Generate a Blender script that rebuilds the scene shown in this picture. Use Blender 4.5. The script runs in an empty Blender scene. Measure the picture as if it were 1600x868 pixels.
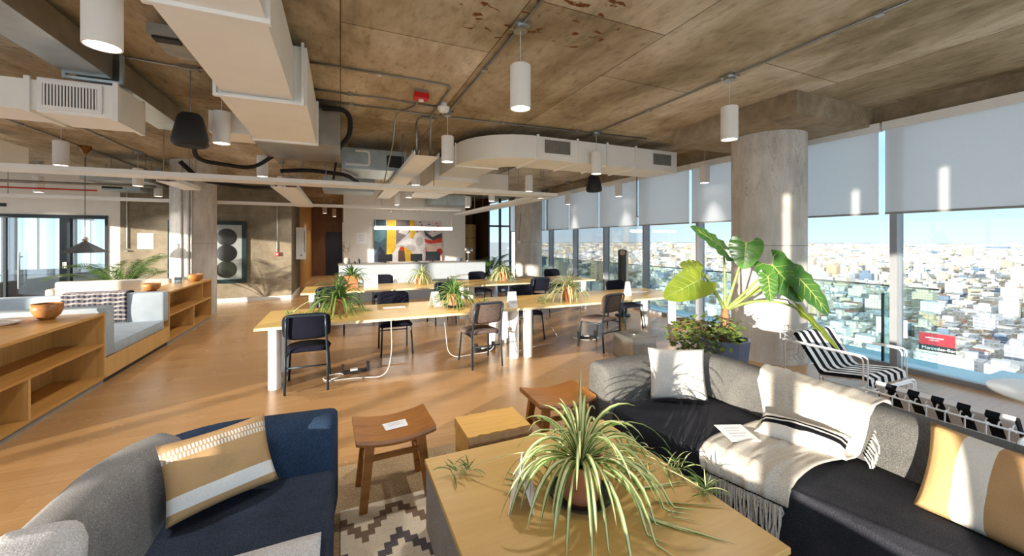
import bpy, bmesh, math, random
from mathutils import Vector, Matrix, noise as mnoise

sc = bpy.context.scene
col = sc.collection
R = math.radians
rnd = random.Random(7)

# ------------------------------------------------------------------ camera, light, exposure
cam_data = bpy.data.cameras.new('camera')
cam_data.sensor_width = 36.0
cam_data.lens = 36.0 * 612.0 / 1600.0
cam_data.shift_y = -(434.0 - 375.0) / 1600.0
cam_data.clip_start = 0.02
cam_data.clip_end = 60000
cam = bpy.data.objects.new('camera', cam_data)
col.objects.link(cam)
cam.location = (0, 0, 1.62)
cam.rotation_euler = (R(90), 0, -math.atan2(268, 612))
sc.camera = cam

sc.view_settings.view_transform = 'Standard'
sc.view_settings.look = 'None'
sc.view_settings.gamma = 1.0
sc.view_settings.use_curve_mapping = False
sc.view_settings.exposure = 0.3

SUN = 11.0
SKY = 2.4
PEND_W = 12.0

w = bpy.data.worlds.new('sky')
sc.world = w
w.use_nodes = True
nt = w.node_tree
nt.nodes.clear()
wo = nt.nodes.new('ShaderNodeOutputWorld')
bg = nt.nodes.new('ShaderNodeBackground')
tc = nt.nodes.new('ShaderNodeTexCoord')
sx = nt.nodes.new('ShaderNodeSeparateXYZ')
cr = nt.nodes.new('ShaderNodeValToRGB')
nt.links.new(tc.outputs['Generated'], sx.inputs[0])
nt.links.new(sx.outputs['Z'], cr.inputs[0])
nt.links.new(cr.outputs[0], bg.inputs[0])
nt.links.new(bg.outputs[0], wo.inputs[0])
e = cr.color_ramp.elements
e[0].position = 0.0; e[0].color = (0.62, 0.70, 0.76, 1)
e[1].position = 0.6; e[1].color = (0.80, 0.86, 0.94, 1)
q = e.new(0.32); q.color = (0.66, 0.76, 0.90, 1)
q = e.new(0.06); q.color = (0.50, 0.68, 0.80, 1)
q = e.new(0.16); q.color = (0.40, 0.62, 0.84, 1)
bg.inputs[1].default_value = SKY

sl = bpy.data.lights.new('sun', 'SUN')
sl.energy = SUN
sl.angle = R(0.6)
sl.color = (1.0, 0.92, 0.78)
so = bpy.data.objects.new('sun', sl)
col.objects.link(so)
SUN_DIR = Vector((0.872, 0.49, -0.095)).normalized()
so.rotation_euler = SUN_DIR.to_track_quat('-Z', 'Y').to_euler()
so.location = (-20, -12, 8)

# ------------------------------------------------------------------ materials
MATS = {}
def srgb(r, g, b):
    f = lambda c: (c / 12.92) if c <= 0.04045 else ((c + 0.055) / 1.055) ** 2.4
    return (f(r / 255.0), f(g / 255.0), f(b / 255.0), 1.0)

class NT:
    def __init__(self, name):
        self.m = bpy.data.materials.new(name)
        self.m.use_nodes = True
        self.t = self.m.node_tree
        self.b = self.t.nodes['Principled BSDF']
        self.out = self.t.nodes['Material Output']
        MATS[name] = self.m
    def n(self, kind, **kw):
        nd = self.t.nodes.new('ShaderNode' + kind)
        for k, v in kw.items():
            setattr(nd, k, v)
        return nd
    def l(self, a, b):
        self.t.links.new(a, b)
    def coords(self, kind='Object', scale=(1, 1, 1), rot=(0, 0, 0)):
        t = self.n('TexCoord'); mp = self.n('Mapping')
        mp.inputs['Scale'].default_value = scale
        mp.inputs['Rotation'].default_value = rot
        self.l(t.outputs[kind], mp.inputs[0])
        return mp.outputs[0]
    def noise(self, vec, scale, detail=4.0, rough=0.55, dist=0.0):
        x = self.n('TexNoise')
        x.inputs['Scale'].default_value = scale
        x.inputs['Detail'].default_value = detail
        x.inputs['Roughness'].default_value = rough
        x.inputs['Distortion'].default_value = dist
        self.l(vec, x.inputs['Vector'])
        return x.outputs['Fac']
    def ramp(self, fac, stops, interp='LINEAR'):
        x = self.n('ValToRGB')
        x.color_ramp.interpolation = interp
        el = x.color_ramp.elements
        while len(el) < len(stops):
            el.new(0.5)
        for i, (p, c) in enumerate(stops):
            el[i].position = p
            el[i].color = c if len(c) == 4 else (*c, 1)
        self.l(fac, x.inputs[0])
        return x.outputs[0]
    def mix(self, fac, a, b, mode='MIX'):
        x = self.n('MixRGB'); x.blend_type = mode
        for i, v in ((0, fac), (1, a), (2, b)):
            if isinstance(v, (int, float)):
                x.inputs[i].default_value = v
            elif isinstance(v, tuple):
                x.inputs[i].default_value = v
            else:
                self.l(v, x.inputs[i])
        return x.outputs[0]
    def math(self, op, a, b=None):
        x = self.n('Math'); x.operation = op
        for i, v in ((0, a), (1, b)):
            if v is None: continue
            if isinstance(v, (int, float)): x.inputs[i].default_value = v
            else: self.l(v, x.inputs[i])
        return x.outputs[0]
    def bump(self, h, strength=0.3, dist=0.01):
        x = self.n('Bump')
        x.inputs['Strength'].default_value = strength
        x.inputs['Distance'].default_value = dist
        self.l(h, x.inputs['Height'])
        self.l(x.outputs[0], self.b.inputs['Normal'])
    def set(self, rough=0.6, metal=0.0, spec=0.5):
        self.b.inputs['Roughness'].default_value = rough
        self.b.inputs['Metallic'].default_value = metal
        self.b.inputs['Specular IOR Level'].default_value = spec
    def col(self, c):
        if isinstance(c, tuple): self.b.inputs['Base Color'].default_value = c
        else: self.l(c, self.b.inputs['Base Color'])

def plain(name, c, rough=0.6, metal=0.0, var=0.08, scale=6.0, bump=0.0, spec=0.5):
    k = NT(name); k.set(rough, metal, spec)
    v = k.coords('Object')
    f = k.noise(v, scale)
    d = tuple(max(0, x * (1 - var * 1.6)) for x in c[:3]) + (1,)
    u = tuple(min(1, x * (1 + var)) for x in c[:3]) + (1,)
    k.col(k.ramp(f, [(0.3, d), (0.7, u)]))
    if bump: k.bump(k.noise(v, scale * 12), bump, 0.004)
    return k.m

def fabric(name, c, c2=None, scale=350.0, rough=0.95, bump=0.5):
    k = NT(name); k.set(rough, 0, 0.15)
    v = k.coords('Object')
    f = k.noise(v, scale, 2.0, 0.7)
    g = k.noise(v, 5.0, 3.0)
    c2 = c2 or tuple(min(1, x * 1.7 + 0.01) for x in c[:3]) + (1,)
    d = tuple(x * 0.7 for x in c[:3]) + (1,)
    a = k.ramp(f, [(0.35, d), (0.5, c), (0.68, c2)])
    k.col(k.mix(0.25, a, k.ramp(g, [(0.3, d), (0.7, c2)])))
    k.bump(f, bump, 0.003)
    return k.m

def wood(name, c1, c2, axis=0, scale=3.0, rough=0.45, dark=None):
    k = NT(name); k.set(rough, 0, 0.4)
    s = [scale * 7] * 3; s[axis] = scale * 0.5
    v = k.coords('Object', tuple(s))
    f = k.noise(v, 1.0, 5.0, 0.6, 0.6)
    v2 = k.coords('Object', tuple([x * 6 for x in s]))
    f2 = k.noise(v2, 1.0, 3.0, 0.6)
    a = k.ramp(f, [(0.25, c1), (0.55, c2), (0.8, c1)])
    k.col(k.mix(0.18, a, k.ramp(f2, [(0.35, dark or tuple(x * 0.4 for x in c1[:3]) + (1,)), (0.65, c2)])))
    k.bump(f2, 0.08, 0.002)
    return k.m

def stripes(name, axis, stops, rough=0.95, scale=300.0, mul=1.0, off=0.5):
    """Constant colour bands along one local axis; stops in metres-scaled 0..1."""
    k = NT(name); k.set(rough, 0, 0.15)
    t = k.n('TexCoord'); sp = k.n('SeparateXYZ')
    k.l(t.outputs['Object'], sp.inputs[0])
    x = k.math('ADD', k.math('MULTIPLY', sp.outputs[axis], mul), off)
    a = k.ramp(x, stops, 'CONSTANT')
    f = k.noise(t.outputs['Object'], scale, 2.0, 0.7)
    k.col(k.mix(0.22, a, k.mix(1.0, a, k.ramp(f, [(0.3, (0.5, 0.5, 0.5, 1)), (0.7, (1.5, 1.5, 1.5, 1))]), 'MULTIPLY')))
    k.bump(f, 0.4, 0.003)
    return k

def emit(name, c, s):
    k = NT(name)
    k.col(c)
    k.b.inputs['Emission Color'].default_value = c
    k.b.inputs['Emission Strength'].default_value = s
    return k.m

def glass(name, tint=(0.95, 0.98, 1.0, 1), refl=0.06, rough=0.0):
    k = NT(name)
    tr = k.n('BsdfTransparent'); tr.inputs[0].default_value = tint
    gl = k.n('BsdfGlossy'); gl.inputs['Roughness'].default_value = rough
    fr = k.n('LayerWeight'); fr.inputs['Blend'].default_value = 0.25
    mx = k.n('MixShader')
    f = k.math('ADD', k.math('MULTIPLY', fr.outputs['Fresnel'], 0.55), refl)
    k.l(f, mx.inputs[0]); k.l(tr.outputs[0], mx.inputs[1]); k.l(gl.outputs[0], mx.inputs[2])
    k.l(mx.outputs[0], k.out.inputs['Surface'])
    return k.m

def translucent(name, c, t=0.5, scale=200.0, see=0.0):
    k = NT(name)
    v = k.coords('Object')
    f = k.noise(v, scale, 2.0)
    cc = k.ramp(f, [(0.3, tuple(x * 0.94 for x in c[:3]) + (1,)), (0.7, c)])
    d = k.n('BsdfDiffuse'); tl = k.n('BsdfTranslucent')
    k.l(cc, d.inputs[0]); k.l(cc, tl.inputs[0])
    mx = k.n('MixShader'); mx.inputs[0].default_value = t
    k.l(d.outputs[0], mx.inputs[1]); k.l(tl.outputs[0], mx.inputs[2])
    if see:
        tr = k.n('BsdfTransparent'); m2 = k.n('MixShader'); m2.inputs[0].default_value = see
        k.l(mx.outputs[0], m2.inputs[1]); k.l(tr.outputs[0], m2.inputs[2]); mx = m2
    k.l(mx.outputs[0], k.out.inputs['Surface'])
    return k.m

def leafy(name, c, c2, t=0.35, scale=12.0, rough=0.4):
    k = NT(name); k.set(rough, 0, 0.4)
    v = k.coords('Object')
    cc = k.ramp(k.noise(v, scale, 3.0), [(0.3, c), (0.7, c2)])
    k.col(cc)
    tl = k.n('BsdfTranslucent'); k.l(cc, tl.inputs[0])
    mx = k.n('MixShader'); mx.inputs[0].default_value = t
    k.l(k.b.outputs[0], mx.inputs[1]); k.l(tl.outputs[0], mx.inputs[2])
    k.l(mx.outputs[0], k.out.inputs['Surface'])
    return k.m

# concrete ceiling with formwork panels, grain and rust
def ceiling_concrete():
    k = NT('ceiling_concrete'); k.set(0.85, 0, 0.25)
    v = k.coords('Object', (1, 1, 1), (0, 0, R(90)))
    br = k.n('TexBrick')
    br.offset = 0.35
    k.l(v, br.inputs['Vector'])
    br.inputs['Scale'].default_value = 1.0
    br.inputs['Brick Width'].default_value = 2.44
    br.inputs['Row Height'].default_value = 1.22
    br.inputs['Mortar Size'].default_value = 0.007
    br.inputs['Mortar Smooth'].default_value = 0.6
    br.inputs['Color1'].default_value = srgb(204, 192, 172)
    br.inputs['Color2'].default_value = srgb(170, 155, 130)
    br.inputs['Mortar'].default_value = srgb(110, 94, 74)
    v1 = k.coords('Object', (1.3, 0.6, 1))
    big = k.noise(v1, 1.1, 6.0, 0.62, 0.4)
    v2 = k.coords('Object', (5.5, 2.2, 1))
    grain = k.noise(v2, 3.0, 5.0, 0.65)
    a = k.mix(1.0, br.outputs['Color'], k.ramp(big, [(0.30, (0.42, 0.38, 0.30, 1)), (0.47, (0.80, 0.76, 0.68, 1)), (0.66, (1.16, 1.19, 1.24, 1))]), 'MULTIPLY')
    a = k.mix(1.0, a, k.ramp(grain, [(0.30, (0.66, 0.63, 0.58, 1)), (0.45, (0.96, 0.95, 0.94, 1)), (0.72, (1.10, 1.10, 1.10, 1))]), 'MULTIPLY')
    # rust marks, where the slab shows reinforcement
    t = k.n('TexCoord')
    spots = None
    for (x, y, rr) in ((1.62, 2.58, 0.42), (0.95, 2.3, 0.3), (1.05, 2.75, 0.32), (-0.75, 4.2, 0.3), (0.1, 2.4, 0.25)):
        vd = k.n('VectorMath'); vd.operation = 'DISTANCE'
        k.l(t.outputs['Object'], vd.inputs[0]); vd.inputs[1].default_value = (x, y, 3.3)
        s = k.math('LESS_THAN', vd.outputs['Value'], rr)
        spots = s if spots is None else k.math('MAXIMUM', spots, s)
    v3 = k.coords('Object', (7, 13, 1), (0, 0, R(25)))
    rn = k.noise(v3, 1.0, 3.0, 0.5, 0.3)
    mask = k.math('MULTIPLY', spots, k.ramp(rn, [(0.6, (0, 0, 0, 1)), (0.64, (1, 1, 1, 1))]))
    a = k.mix(mask, a, srgb(112, 66, 26))
    k.col(a)
    k.bump(grain, 0.25, 0.01)
    return k.m

def concrete(name, c, c2, scale=1.5, joint=None, cracks=False, streak=False):
    k = NT(name); k.set(0.85, 0, 0.25)
    v = k.coords('Object')
    f = k.noise(v, scale, 6.0, 0.62, 0.3)
    g = k.noise(k.coords('Object', (1, 1, 0.25 if streak else 1)), scale * 7, 4.0, 0.6)
    a = k.ramp(f, [(0.3, c), (0.7, c2)])
    a = k.mix(1.0, a, k.ramp(g, [(0.3, (0.8, 0.79, 0.77, 1)), (0.7, (1.1, 1.1, 1.1, 1))]), 'MULTIPLY')
    if joint:
        t = k.n('TexCoord'); sp = k.n('SeparateXYZ'); k.l(t.outputs['Object'], sp.inputs[0])
        m = None
        for z in joint:
            s = k.math('LESS_THAN', k.math('ABSOLUTE', k.math('SUBTRACT', sp.outputs[2], z)), 0.006)
            m = s if m is None else k.math('MAXIMUM', m, s)
        a = k.mix(k.math('MULTIPLY', m, 0.55), a, srgb(95, 88, 80))
    if cracks:
        vz = k.coords('Object', (5, 5, 1.1))
        w_ = k.noise(vz, 1.0, 6.0, 0.6, 1.2)
        line = k.ramp(k.math('ABSOLUTE', k.math('SUBTRACT', w_, 0.5)), [(0.0, (1, 1, 1, 1)), (0.008, (0, 0, 0, 1))])
        t = k.n('TexCoord'); sp = k.n('SeparateXYZ'); k.l(t.outputs['Object'], sp.inputs[0])
        up = k.ramp(sp.outputs[2], [(0.0, (0, 0, 0, 1)), (1.0, (0, 0, 0, 1))])
        hi = k.math('GREATER_THAN', k.math('ADD', sp.outputs[2], k.math('MULTIPLY', f, 1.2)), 2.9)
        a = k.mix(k.math('MULTIPLY', k.math('MULTIPLY', line, hi), 0.6), a, srgb(92, 80, 66))
    k.col(a)
    k.bump(g, 0.25, 0.006)
    return k.m

def floor_mat():
    k = NT('floor_boards'); k.set(0.26, 0, 0.65)
    v = k.coords('Object')
    br = k.n('TexBrick'); k.l(v, br.inputs['Vector'])
    br.offset = 0.37
    br.inputs['Scale'].default_value = 1.0
    br.inputs['Brick Width'].default_value = 1.8
    br.inputs['Row Height'].default_value = 0.145
    br.inputs['Mortar Size'].default_value = 0.0012
    br.inputs['Color1'].default_value = srgb(180, 140, 94)
    br.inputs['Color2'].default_value = srgb(170, 130, 86)
    br.inputs['Mortar'].default_value = srgb(150, 108, 62)
    g = k.noise(k.coords('Object', (1.5, 26, 1)), 2.0, 4.0, 0.6)
    a = k.mix(1.0, br.outputs['Color'], k.ramp(g, [(0.3, (0.88, 0.86, 0.84, 1)), (0.7, (1.07, 1.07, 1.07, 1))]), 'MULTIPLY')
    k.col(a)
    r = k.ramp(k.noise(v, 3.0, 3.0), [(0.3, (0.265, 0.265, 0.265, 1)), (0.7, (0.275, 0.275, 0.275, 1))])
    k.l(r, k.b.inputs['Roughness'])
    return k.m

def facade(name, c, win=(0.10, 0.13, 0.17, 1), fx=2.9, fz=3.1, wx=0.5, wz=0.5):
    """House wall with rows of windows, in metres of world space."""
    k = NT(name); k.set(0.8, 0, 0.3)
    g = k.n('NewGeometry')
    sp = k.n('SeparateXYZ'); k.l(g.outputs['Position'], sp.inputs[0])
    sn = k.n('SeparateXYZ'); k.l(g.outputs['True Normal'], sn.inputs[0])
    side = k.math('GREATER_THAN', k.math('ABSOLUTE', sn.outputs[0]), 0.7)
    u = k.math('ADD', k.math('MULTIPLY', sp.outputs[1], side), k.math('MULTIPLY', sp.outputs[0], k.math('SUBTRACT', 1.0, side)))
    fu = k.math('FRACT', k.math('MULTIPLY', u, 1.0 / fx))
    fzv = k.math('FRACT', k.math('MULTIPLY', sp.outputs[2], 1.0 / fz))
    m = k.math('MULTIPLY', k.math('LESS_THAN', fu, wx), k.math('LESS_THAN', fzv, wz))
    wall = k.math('LESS_THAN', k.math('ABSOLUTE', sn.outputs[2]), 0.5)
    m = k.math('MULTIPLY', m, wall)
    nz = k.noise(g.outputs['Position'], 0.06, 2.0)
    base = k.mix(1.0, c, k.ramp(nz, [(0.3, (0.8, 0.8, 0.82, 1)), (0.7, (1.1, 1.1, 1.08, 1))]), 'MULTIPLY')
    k.col(k.mix(k.math('MULTIPLY', m, 0.45), base, win))
    return k.m

M = {}
M['ceiling'] = ceiling_concrete()
M['floor'] = floor_mat()
M['column'] = concrete('column_concrete', srgb(184, 179, 172), srgb(214, 209, 202), 1.2, (1.55, ), True, True)
M['wall_concrete'] = concrete('wall_concrete', srgb(112, 102, 86), srgb(150, 138, 118), 1.0, (0.85, 1.75, 2.35))
M['beam'] = concrete('beam_concrete', srgb(124, 108, 86), srgb(176, 160, 136), 1.6)
M['plaster'] = plain('white_plaster', srgb(226, 220, 212), 0.8, var=0.02)
M['duct'] = plain('white_duct_paint', srgb(238, 236, 230), 0.55, var=0.03, scale=2)
M['galv'] = plain('galvanised_metal', srgb(176, 180, 180), 0.28, 0.9, var=0.1, scale=5)
M['fcu'] = plain('blue_grey_metal', srgb(176, 190, 196), 0.35, 0.5, var=0.08)
M['white'] = plain('white_paint', srgb(236, 234, 230), 0.45, var=0.02)
M['lamp'] = plain('white_lamp_body', srgb(232, 228, 222), 0.5, var=0.02)
M['lampglow'] = emit('lamp_diffuser', (1.0, 0.93, 0.80, 1), 6.0)
M['tubeglow'] = emit('tube_light', (1.0, 0.95, 0.86, 1), 8.0)
M['black'] = plain('matte_black', (0.012, 0.012, 0.014, 1), 0.55, var=0.2)
M['blackfoam'] = plain('black_foam', (0.014, 0.013, 0.013, 1), 0.9, var=0.2)
M['frame_dark'] = plain('dark_frame_paint', srgb(36, 44, 48), 0.4, 0.2, var=0.1)
M['steel'] = plain('steel_conduit', srgb(150, 148, 142), 0.35, 0.85, var=0.08)
M['chrome'] = plain('brushed_chrome', srgb(200, 200, 198), 0.2, 1.0, var=0.05)
M['copper'] = plain('dark_brass', srgb(120, 84, 44), 0.35, 0.9)
M['conduit_paint'] = plain('pale_conduit', srgb(186, 184, 178), 0.45, 0.1)
M['red'] = plain('signal_red', srgb(200, 24, 24), 0.4, var=0.05)
M['mullion'] = plain('anodised_mullion', srgb(150, 152, 156), 0.4, 0.3, var=0.04)
M['glass'] = glass('window_glass', (0.70, 0.735, 0.75, 1), 0.03)
M['clear_glass'] = glass('picture_glass', (0.95, 0.97, 0.98, 1), 0.05)
M['glass_rail'] = glass('railing_glass', (0.82, 0.94, 0.95, 1), 0.05)
M['glass_office'] = glass('office_glass', (0.72, 0.80, 0.84, 1), 0.16)
M['blind'] = translucent('blind_fabric', srgb(240, 240, 240), 0.6, see=0.22)
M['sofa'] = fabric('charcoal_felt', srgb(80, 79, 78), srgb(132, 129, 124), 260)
M['sofa_back_shaded'] = fabric('charcoal_felt_shaded_back', srgb(36, 50, 72), srgb(62, 84, 112), 260)  # charcoal felt of the rear back, bluish shade put into the colour
M['sofa_seat_shaded'] = fabric('charcoal_felt_blue_shade', srgb(40, 46, 60), srgb(70, 82, 104), 260)  # same charcoal felt, left seat's blue shade painted in
M['sofa_shaded'] = fabric('charcoal_felt_shaded', srgb(36, 37, 43), srgb(64, 65, 71), 260)  # same charcoal felt, darkened to paint the shade on the right seat
M['sofa_lit'] = fabric('charcoal_felt_lit', srgb(110, 109, 108), srgb(164, 162, 160), 260)  # same charcoal felt, lightened to paint window light on the left back
M['throw'] = fabric('cream_wool', srgb(196, 188, 176), srgb(214, 206, 194), 160)
M['throw_grey'] = fabric('pale_grey_wool', srgb(200, 200, 202), srgb(226, 224, 224), 160)
M['pillow_white'] = fabric('white_linen', srgb(212, 206, 198), srgb(230, 224, 216), 220)
M['chair_navy'] = fabric('black_navy_fabric', srgb(17, 18, 30), srgb(34, 36, 52), 300)
M['chair_sunlit'] = fabric('black_navy_fabric_sunlit', srgb(88, 74, 68), srgb(126, 110, 102), 120)  # the black chair fabric with sunlight painted into its colour
M['chair_leg'] = plain('dark_slate_steel', srgb(40, 54, 64), 0.4, 0.4, var=0.06)
M['table'] = wood('maple_worktop', srgb(204, 164, 90), srgb(218, 182, 108), 0, 1.2, 0.28, srgb(172, 130, 66))
M['coffee'] = wood('pale_maple', srgb(200, 158, 92), srgb(214, 176, 110), 0, 1.0, 0.32, srgb(176, 134, 74))
M['edge'] = wood('plywood_edge', srgb(236, 214, 170), srgb(244, 226, 186), 0, 2.0)
M['oak'] = wood('honey_oak', srgb(196, 150, 82), srgb(216, 174, 108), 2, 1.6, 0.4, srgb(170, 118, 60))
M['oak_flat'] = wood('honey_oak_shelf', srgb(180, 128, 62), srgb(204, 154, 84), 1, 1.6, 0.35, srgb(156, 104, 50))
M['teak'] = wood('oiled_teak', srgb(112, 66, 28), srgb(172, 112, 52), 0, 1.3, 0.3, srgb(62, 32, 12))
M['blockwood'] = wood('yellow_sawn_wood', srgb(206, 152, 70), srgb(226, 178, 96), 0, 2.0, 0.5, srgb(150, 96, 40))
M['bark'] = wood('wane_edge', srgb(150, 110, 72), srgb(184, 150, 110), 0, 4.0, 0.8)
M['bowl'] = wood('olive_wood', srgb(126, 74, 38), srgb(188, 130, 76), 0, 7.0, 0.35, srgb(70, 36, 16))
M['booth'] = fabric('pale_blue_upholstery', srgb(172, 184, 194), srgb(196, 206, 214), 200, bump=0.2)
M['booth_white'] = fabric('off_white_upholstery', srgb(206, 200, 190), srgb(220, 214, 204), 200, bump=0.2)
M['sisal'] = fabric('sisal_weave', srgb(146, 122, 92), srgb(184, 160, 124), 120)
M['boucle'] = fabric('grey_boucle', srgb(158, 150, 144), srgb(190, 182, 176), 180)
M['terra'] = plain('terracotta', srgb(182, 116, 82), 0.75, var=0.12, scale=14)
M['soil'] = plain('potting_soil', srgb(56, 38, 26), 0.95, var=0.4, scale=60, bump=0.8)
M['saucer'] = plain('glazed_dark_saucer', srgb(26, 32, 42), 0.2, var=0.1)
M['planter'] = plain('blue_grey_planter', srgb(96, 108, 132), 0.5, var=0.05)
M['paper'] = plain('white_paper', srgb(236, 236, 238), 0.7, var=0.01)
M['ink'] = plain('grey_ink', srgb(150, 150, 156), 0.8, var=0.02)
M['leaf_green'] = leafy('spider_leaf_green', srgb(76, 112, 50), srgb(120, 150, 78))
M['leaf_cream'] = leafy('spider_leaf_cream', srgb(226, 222, 160), srgb(236, 232, 184))
M['leaf_dark'] = leafy('shrub_leaf', srgb(48, 74, 30), srgb(110, 124, 50), 0.3)
M['leaf_palm'] = leafy('palm_leaf', srgb(46, 80, 34), srgb(92, 122, 56), 0.3)
M['leaf_big'] = leafy('elephant_ear_leaf', srgb(44, 84, 34), srgb(78, 120, 50), 0.28, 5.0, 0.32)
M['leaf_lime'] = leafy('elephant_ear_pale_leaf', srgb(104, 126, 38), srgb(140, 152, 52), 0.40, 5.0, 0.35)
M['stalk'] = leafy('leaf_stalk', srgb(124, 146, 72), srgb(160, 172, 96), 0.2)
M['trunk'] = plain('plant_trunk', srgb(150, 110, 74), 0.8, var=0.3, scale=30, bump=0.5)
M['cable'] = plain('white_cable', srgb(204, 202, 198), 0.5, var=0.02)
M['wire'] = plain('white_wire', srgb(240, 240, 240), 0.4, var=0.02)
M['fascia'] = plain('grey_side_panel', srgb(150, 148, 140), 0.5, 0.1)
M['teal_roof'] = plain('teal_roof_membrane', srgb(150, 186, 196), 0.6, var=0.04, scale=1)
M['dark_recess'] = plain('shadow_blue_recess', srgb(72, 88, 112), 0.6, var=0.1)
M['brownwall'] = wood('dark_timber_wall', srgb(92, 62, 40), srgb(122, 84, 54), 2, 1.2)
M['goldwood'] = wood('amber_timber_wall', srgb(176, 128, 58), srgb(206, 156, 80), 2, 1.4)
M['doorblue'] = plain('midnight_door', srgb(22, 28, 44), 0.4, var=0.1)
M['office_dark'] = plain('office_dark_wall', srgb(66, 74, 84), 0.6, var=0.08)
M['counter'] = plain('white_counter_front', srgb(166, 174, 182), 0.45, var=0.02)
M['counter_top'] = plain('grey_counter_top', srgb(120, 116, 112), 0.35, var=0.05)
M['screen'] = plain('black_screen', (0.01, 0.011, 0.013, 1), 0.2, var=0.1)
M['chalk'] = plain('art_paper', srgb(222, 222, 218), 0.6, var=0.02)
M['artgreen'] = plain('art_dark_green', srgb(44, 52, 40), 0.4, var=0.12)
M['artframe'] = plain('teal_black_frame', srgb(24, 46, 48), 0.35, var=0.08)
k = stripes('tan_pillow_bands', 1, [(0.0, srgb(190, 152, 108)), (0.14, srgb(190, 152, 108)), (0.28, srgb(232, 228, 222)), (0.42, srgb(188, 150, 106)), (0.97, srgb(188, 150, 106))], mul=1 / 0.36)
M['pillow_band'] = k.m
M['blankie'] = None

# special pillow cloths
def ticked_pillow():
    k = stripes('tan_ticked_pillow', 1, [(0.0, srgb(196, 160, 116)), (0.16, srgb(236, 234, 230)), (0.32, srgb(192, 156, 112)), (0.98, srgb(192, 156, 112))], mul=1 / 0.36)
    t = k.n('TexCoord'); sp = k.n('SeparateXYZ'); k.l(t.outputs['Object'], sp.inputs[0])
    y = k.math('ADD', k.math('MULTIPLY', sp.outputs[1], 1 / 0.36), 0.5)
    tick = k.math('LESS_THAN', k.math('FRACT', k.math('MULTIPLY', k.math('ADD', sp.outputs[0], k.math('MULTIPLY', k.math('GREATER_THAN', y, 0.775), 0.006)), 75.0)), 0.55)
    band = k.math('MULTIPLY', k.math('GREATER_THAN', y, 0.71), k.math('LESS_THAN', y, 0.84))
    gap = k.math('GREATER_THAN', k.math('ABSOLUTE', k.math('SUBTRACT', y, 0.775)), 0.006)
    m = k.math('MULTIPLY', k.math('MULTIPLY', tick, band), gap)
    old = k.b.inputs['Base Color'].links[0].from_socket
    k.col(k.mix(m, old, srgb(234, 230, 224)))
    return k.m
M['pillow_tick'] = ticked_pillow()
tanw = [(0.0, srgb(206, 168, 116)), (0.23, srgb(232, 226, 216)), (0.43, srgb(186, 146, 102)), (0.78, srgb(232, 228, 222)), (0.93, srgb(186, 146, 102))]
M['pillow_wide'] = stripes('tan_broad_striped_pillow', 0, tanw, mul=1 / 0.5).m
M['pillow_lumbar'] = stripes('white_black_band_pillow', 1, [(0.0, srgb(222, 216, 208)), (0.40, srgb(16, 16, 20)), (0.58, srgb(222, 216, 208)), (0.65, srgb(16, 16, 20)), (0.75, srgb(222, 216, 208))], mul=1 / 0.18).m
def striped_pad(name, pitch):
    k = NT(name); k.set(0.9, 0, 0.2)
    t = k.n('TexCoord'); sp = k.n('SeparateXYZ'); k.l(t.outputs['Object'], sp.inputs[0])
    f = k.math('LESS_THAN', k.math('FRACT', k.math('ADD', k.math('MULTIPLY', sp.outputs[0], 1 / pitch), 0.25)), 0.5)
    k.col(k.mix(f, srgb(232, 232, 232), srgb(18, 20, 26)))
    return k.m
M['pad'] = striped_pad('black_white_striped_pad', 0.112)
def kilim():
    k = NT('kilim_weave'); k.set(0.95, 0, 0.1)
    t = k.n('TexCoord'); sp = k.n('SeparateXYZ'); k.l(t.outputs['Object'], sp.inputs[0])
    st = 0.035
    x = k.math('FLOOR', k.math('MULTIPLY', sp.outputs[0], 1 / st))
    y = k.math('FLOOR', k.math('MULTIPLY', sp.outputs[1], 1 / 0.045))
    tri = k.math('ABSOLUTE', k.math('SUBTRACT', k.math('MODULO', k.math('ADD', x, 1007.0), 10.0), 5.0))
    s = k.math('MODULO', k.math('ADD', k.math('ADD', y, tri), 1003.0), 11.0)
    line = k.math('LESS_THAN', s, 1.6)
    line2 = k.math('MULTIPLY', k.math('GREATER_THAN', s, 4.5), k.math('LESS_THAN', s, 6.5))
    n = k.noise(t.outputs['Object'], 180.0, 2.0, 0.7)
    edge = k.math('LESS_THAN', y, -1.0)
    a = k.mix(k.math('MULTIPLY', line, edge), srgb(222, 208, 184), srgb(128, 108, 88))
    low = k.math('LESS_THAN', y, -5.0)
    a = k.mix(k.math('MULTIPLY', k.math('MULTIPLY', line2, edge), low), a, srgb(96, 90, 92))
    k.col(k.mix(1.0, a, k.ramp(n, [(0.3, (0.78, 0.78, 0.78, 1)), (0.7, (1.1, 1.1, 1.1, 1))]), 'MULTIPLY'))
    k.bump(n, 0.5, 0.003)
    return k.m
M['kilim'] = kilim()
def checked_blanket():
    k = NT('checked_wool'); k.set(0.95, 0, 0.1)
    t = k.n('TexCoord'); sp = k.n('SeparateXYZ'); k.l(t.outputs['Object'], sp.inputs[0])
    fx = k.math('FRACT', k.math('MULTIPLY', sp.outputs[0], 18.0))
    fz = k.math('FRACT', k.math('MULTIPLY', k.math('ADD', sp.outputs[2], sp.outputs[1]), 16.0))
    n = k.noise(t.outputs['Object'], 60.0, 2.0)
    a = k.mix(k.math('LESS_THAN', fx, 0.5), srgb(104, 104, 112), srgb(58, 60, 70))
    a = k.mix(k.math('MULTIPLY', k.math('LESS_THAN', fz, 0.4), 0.8), a, srgb(176, 170, 166))
    k.col(k.mix(1.0, a, k.ramp(n, [(0.3, (0.6, 0.6, 0.6, 1)), (0.7, (1.3, 1.2, 1.2, 1))]), 'MULTIPLY'))
    return k.m
M['blanket'] = checked_blanket()
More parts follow.
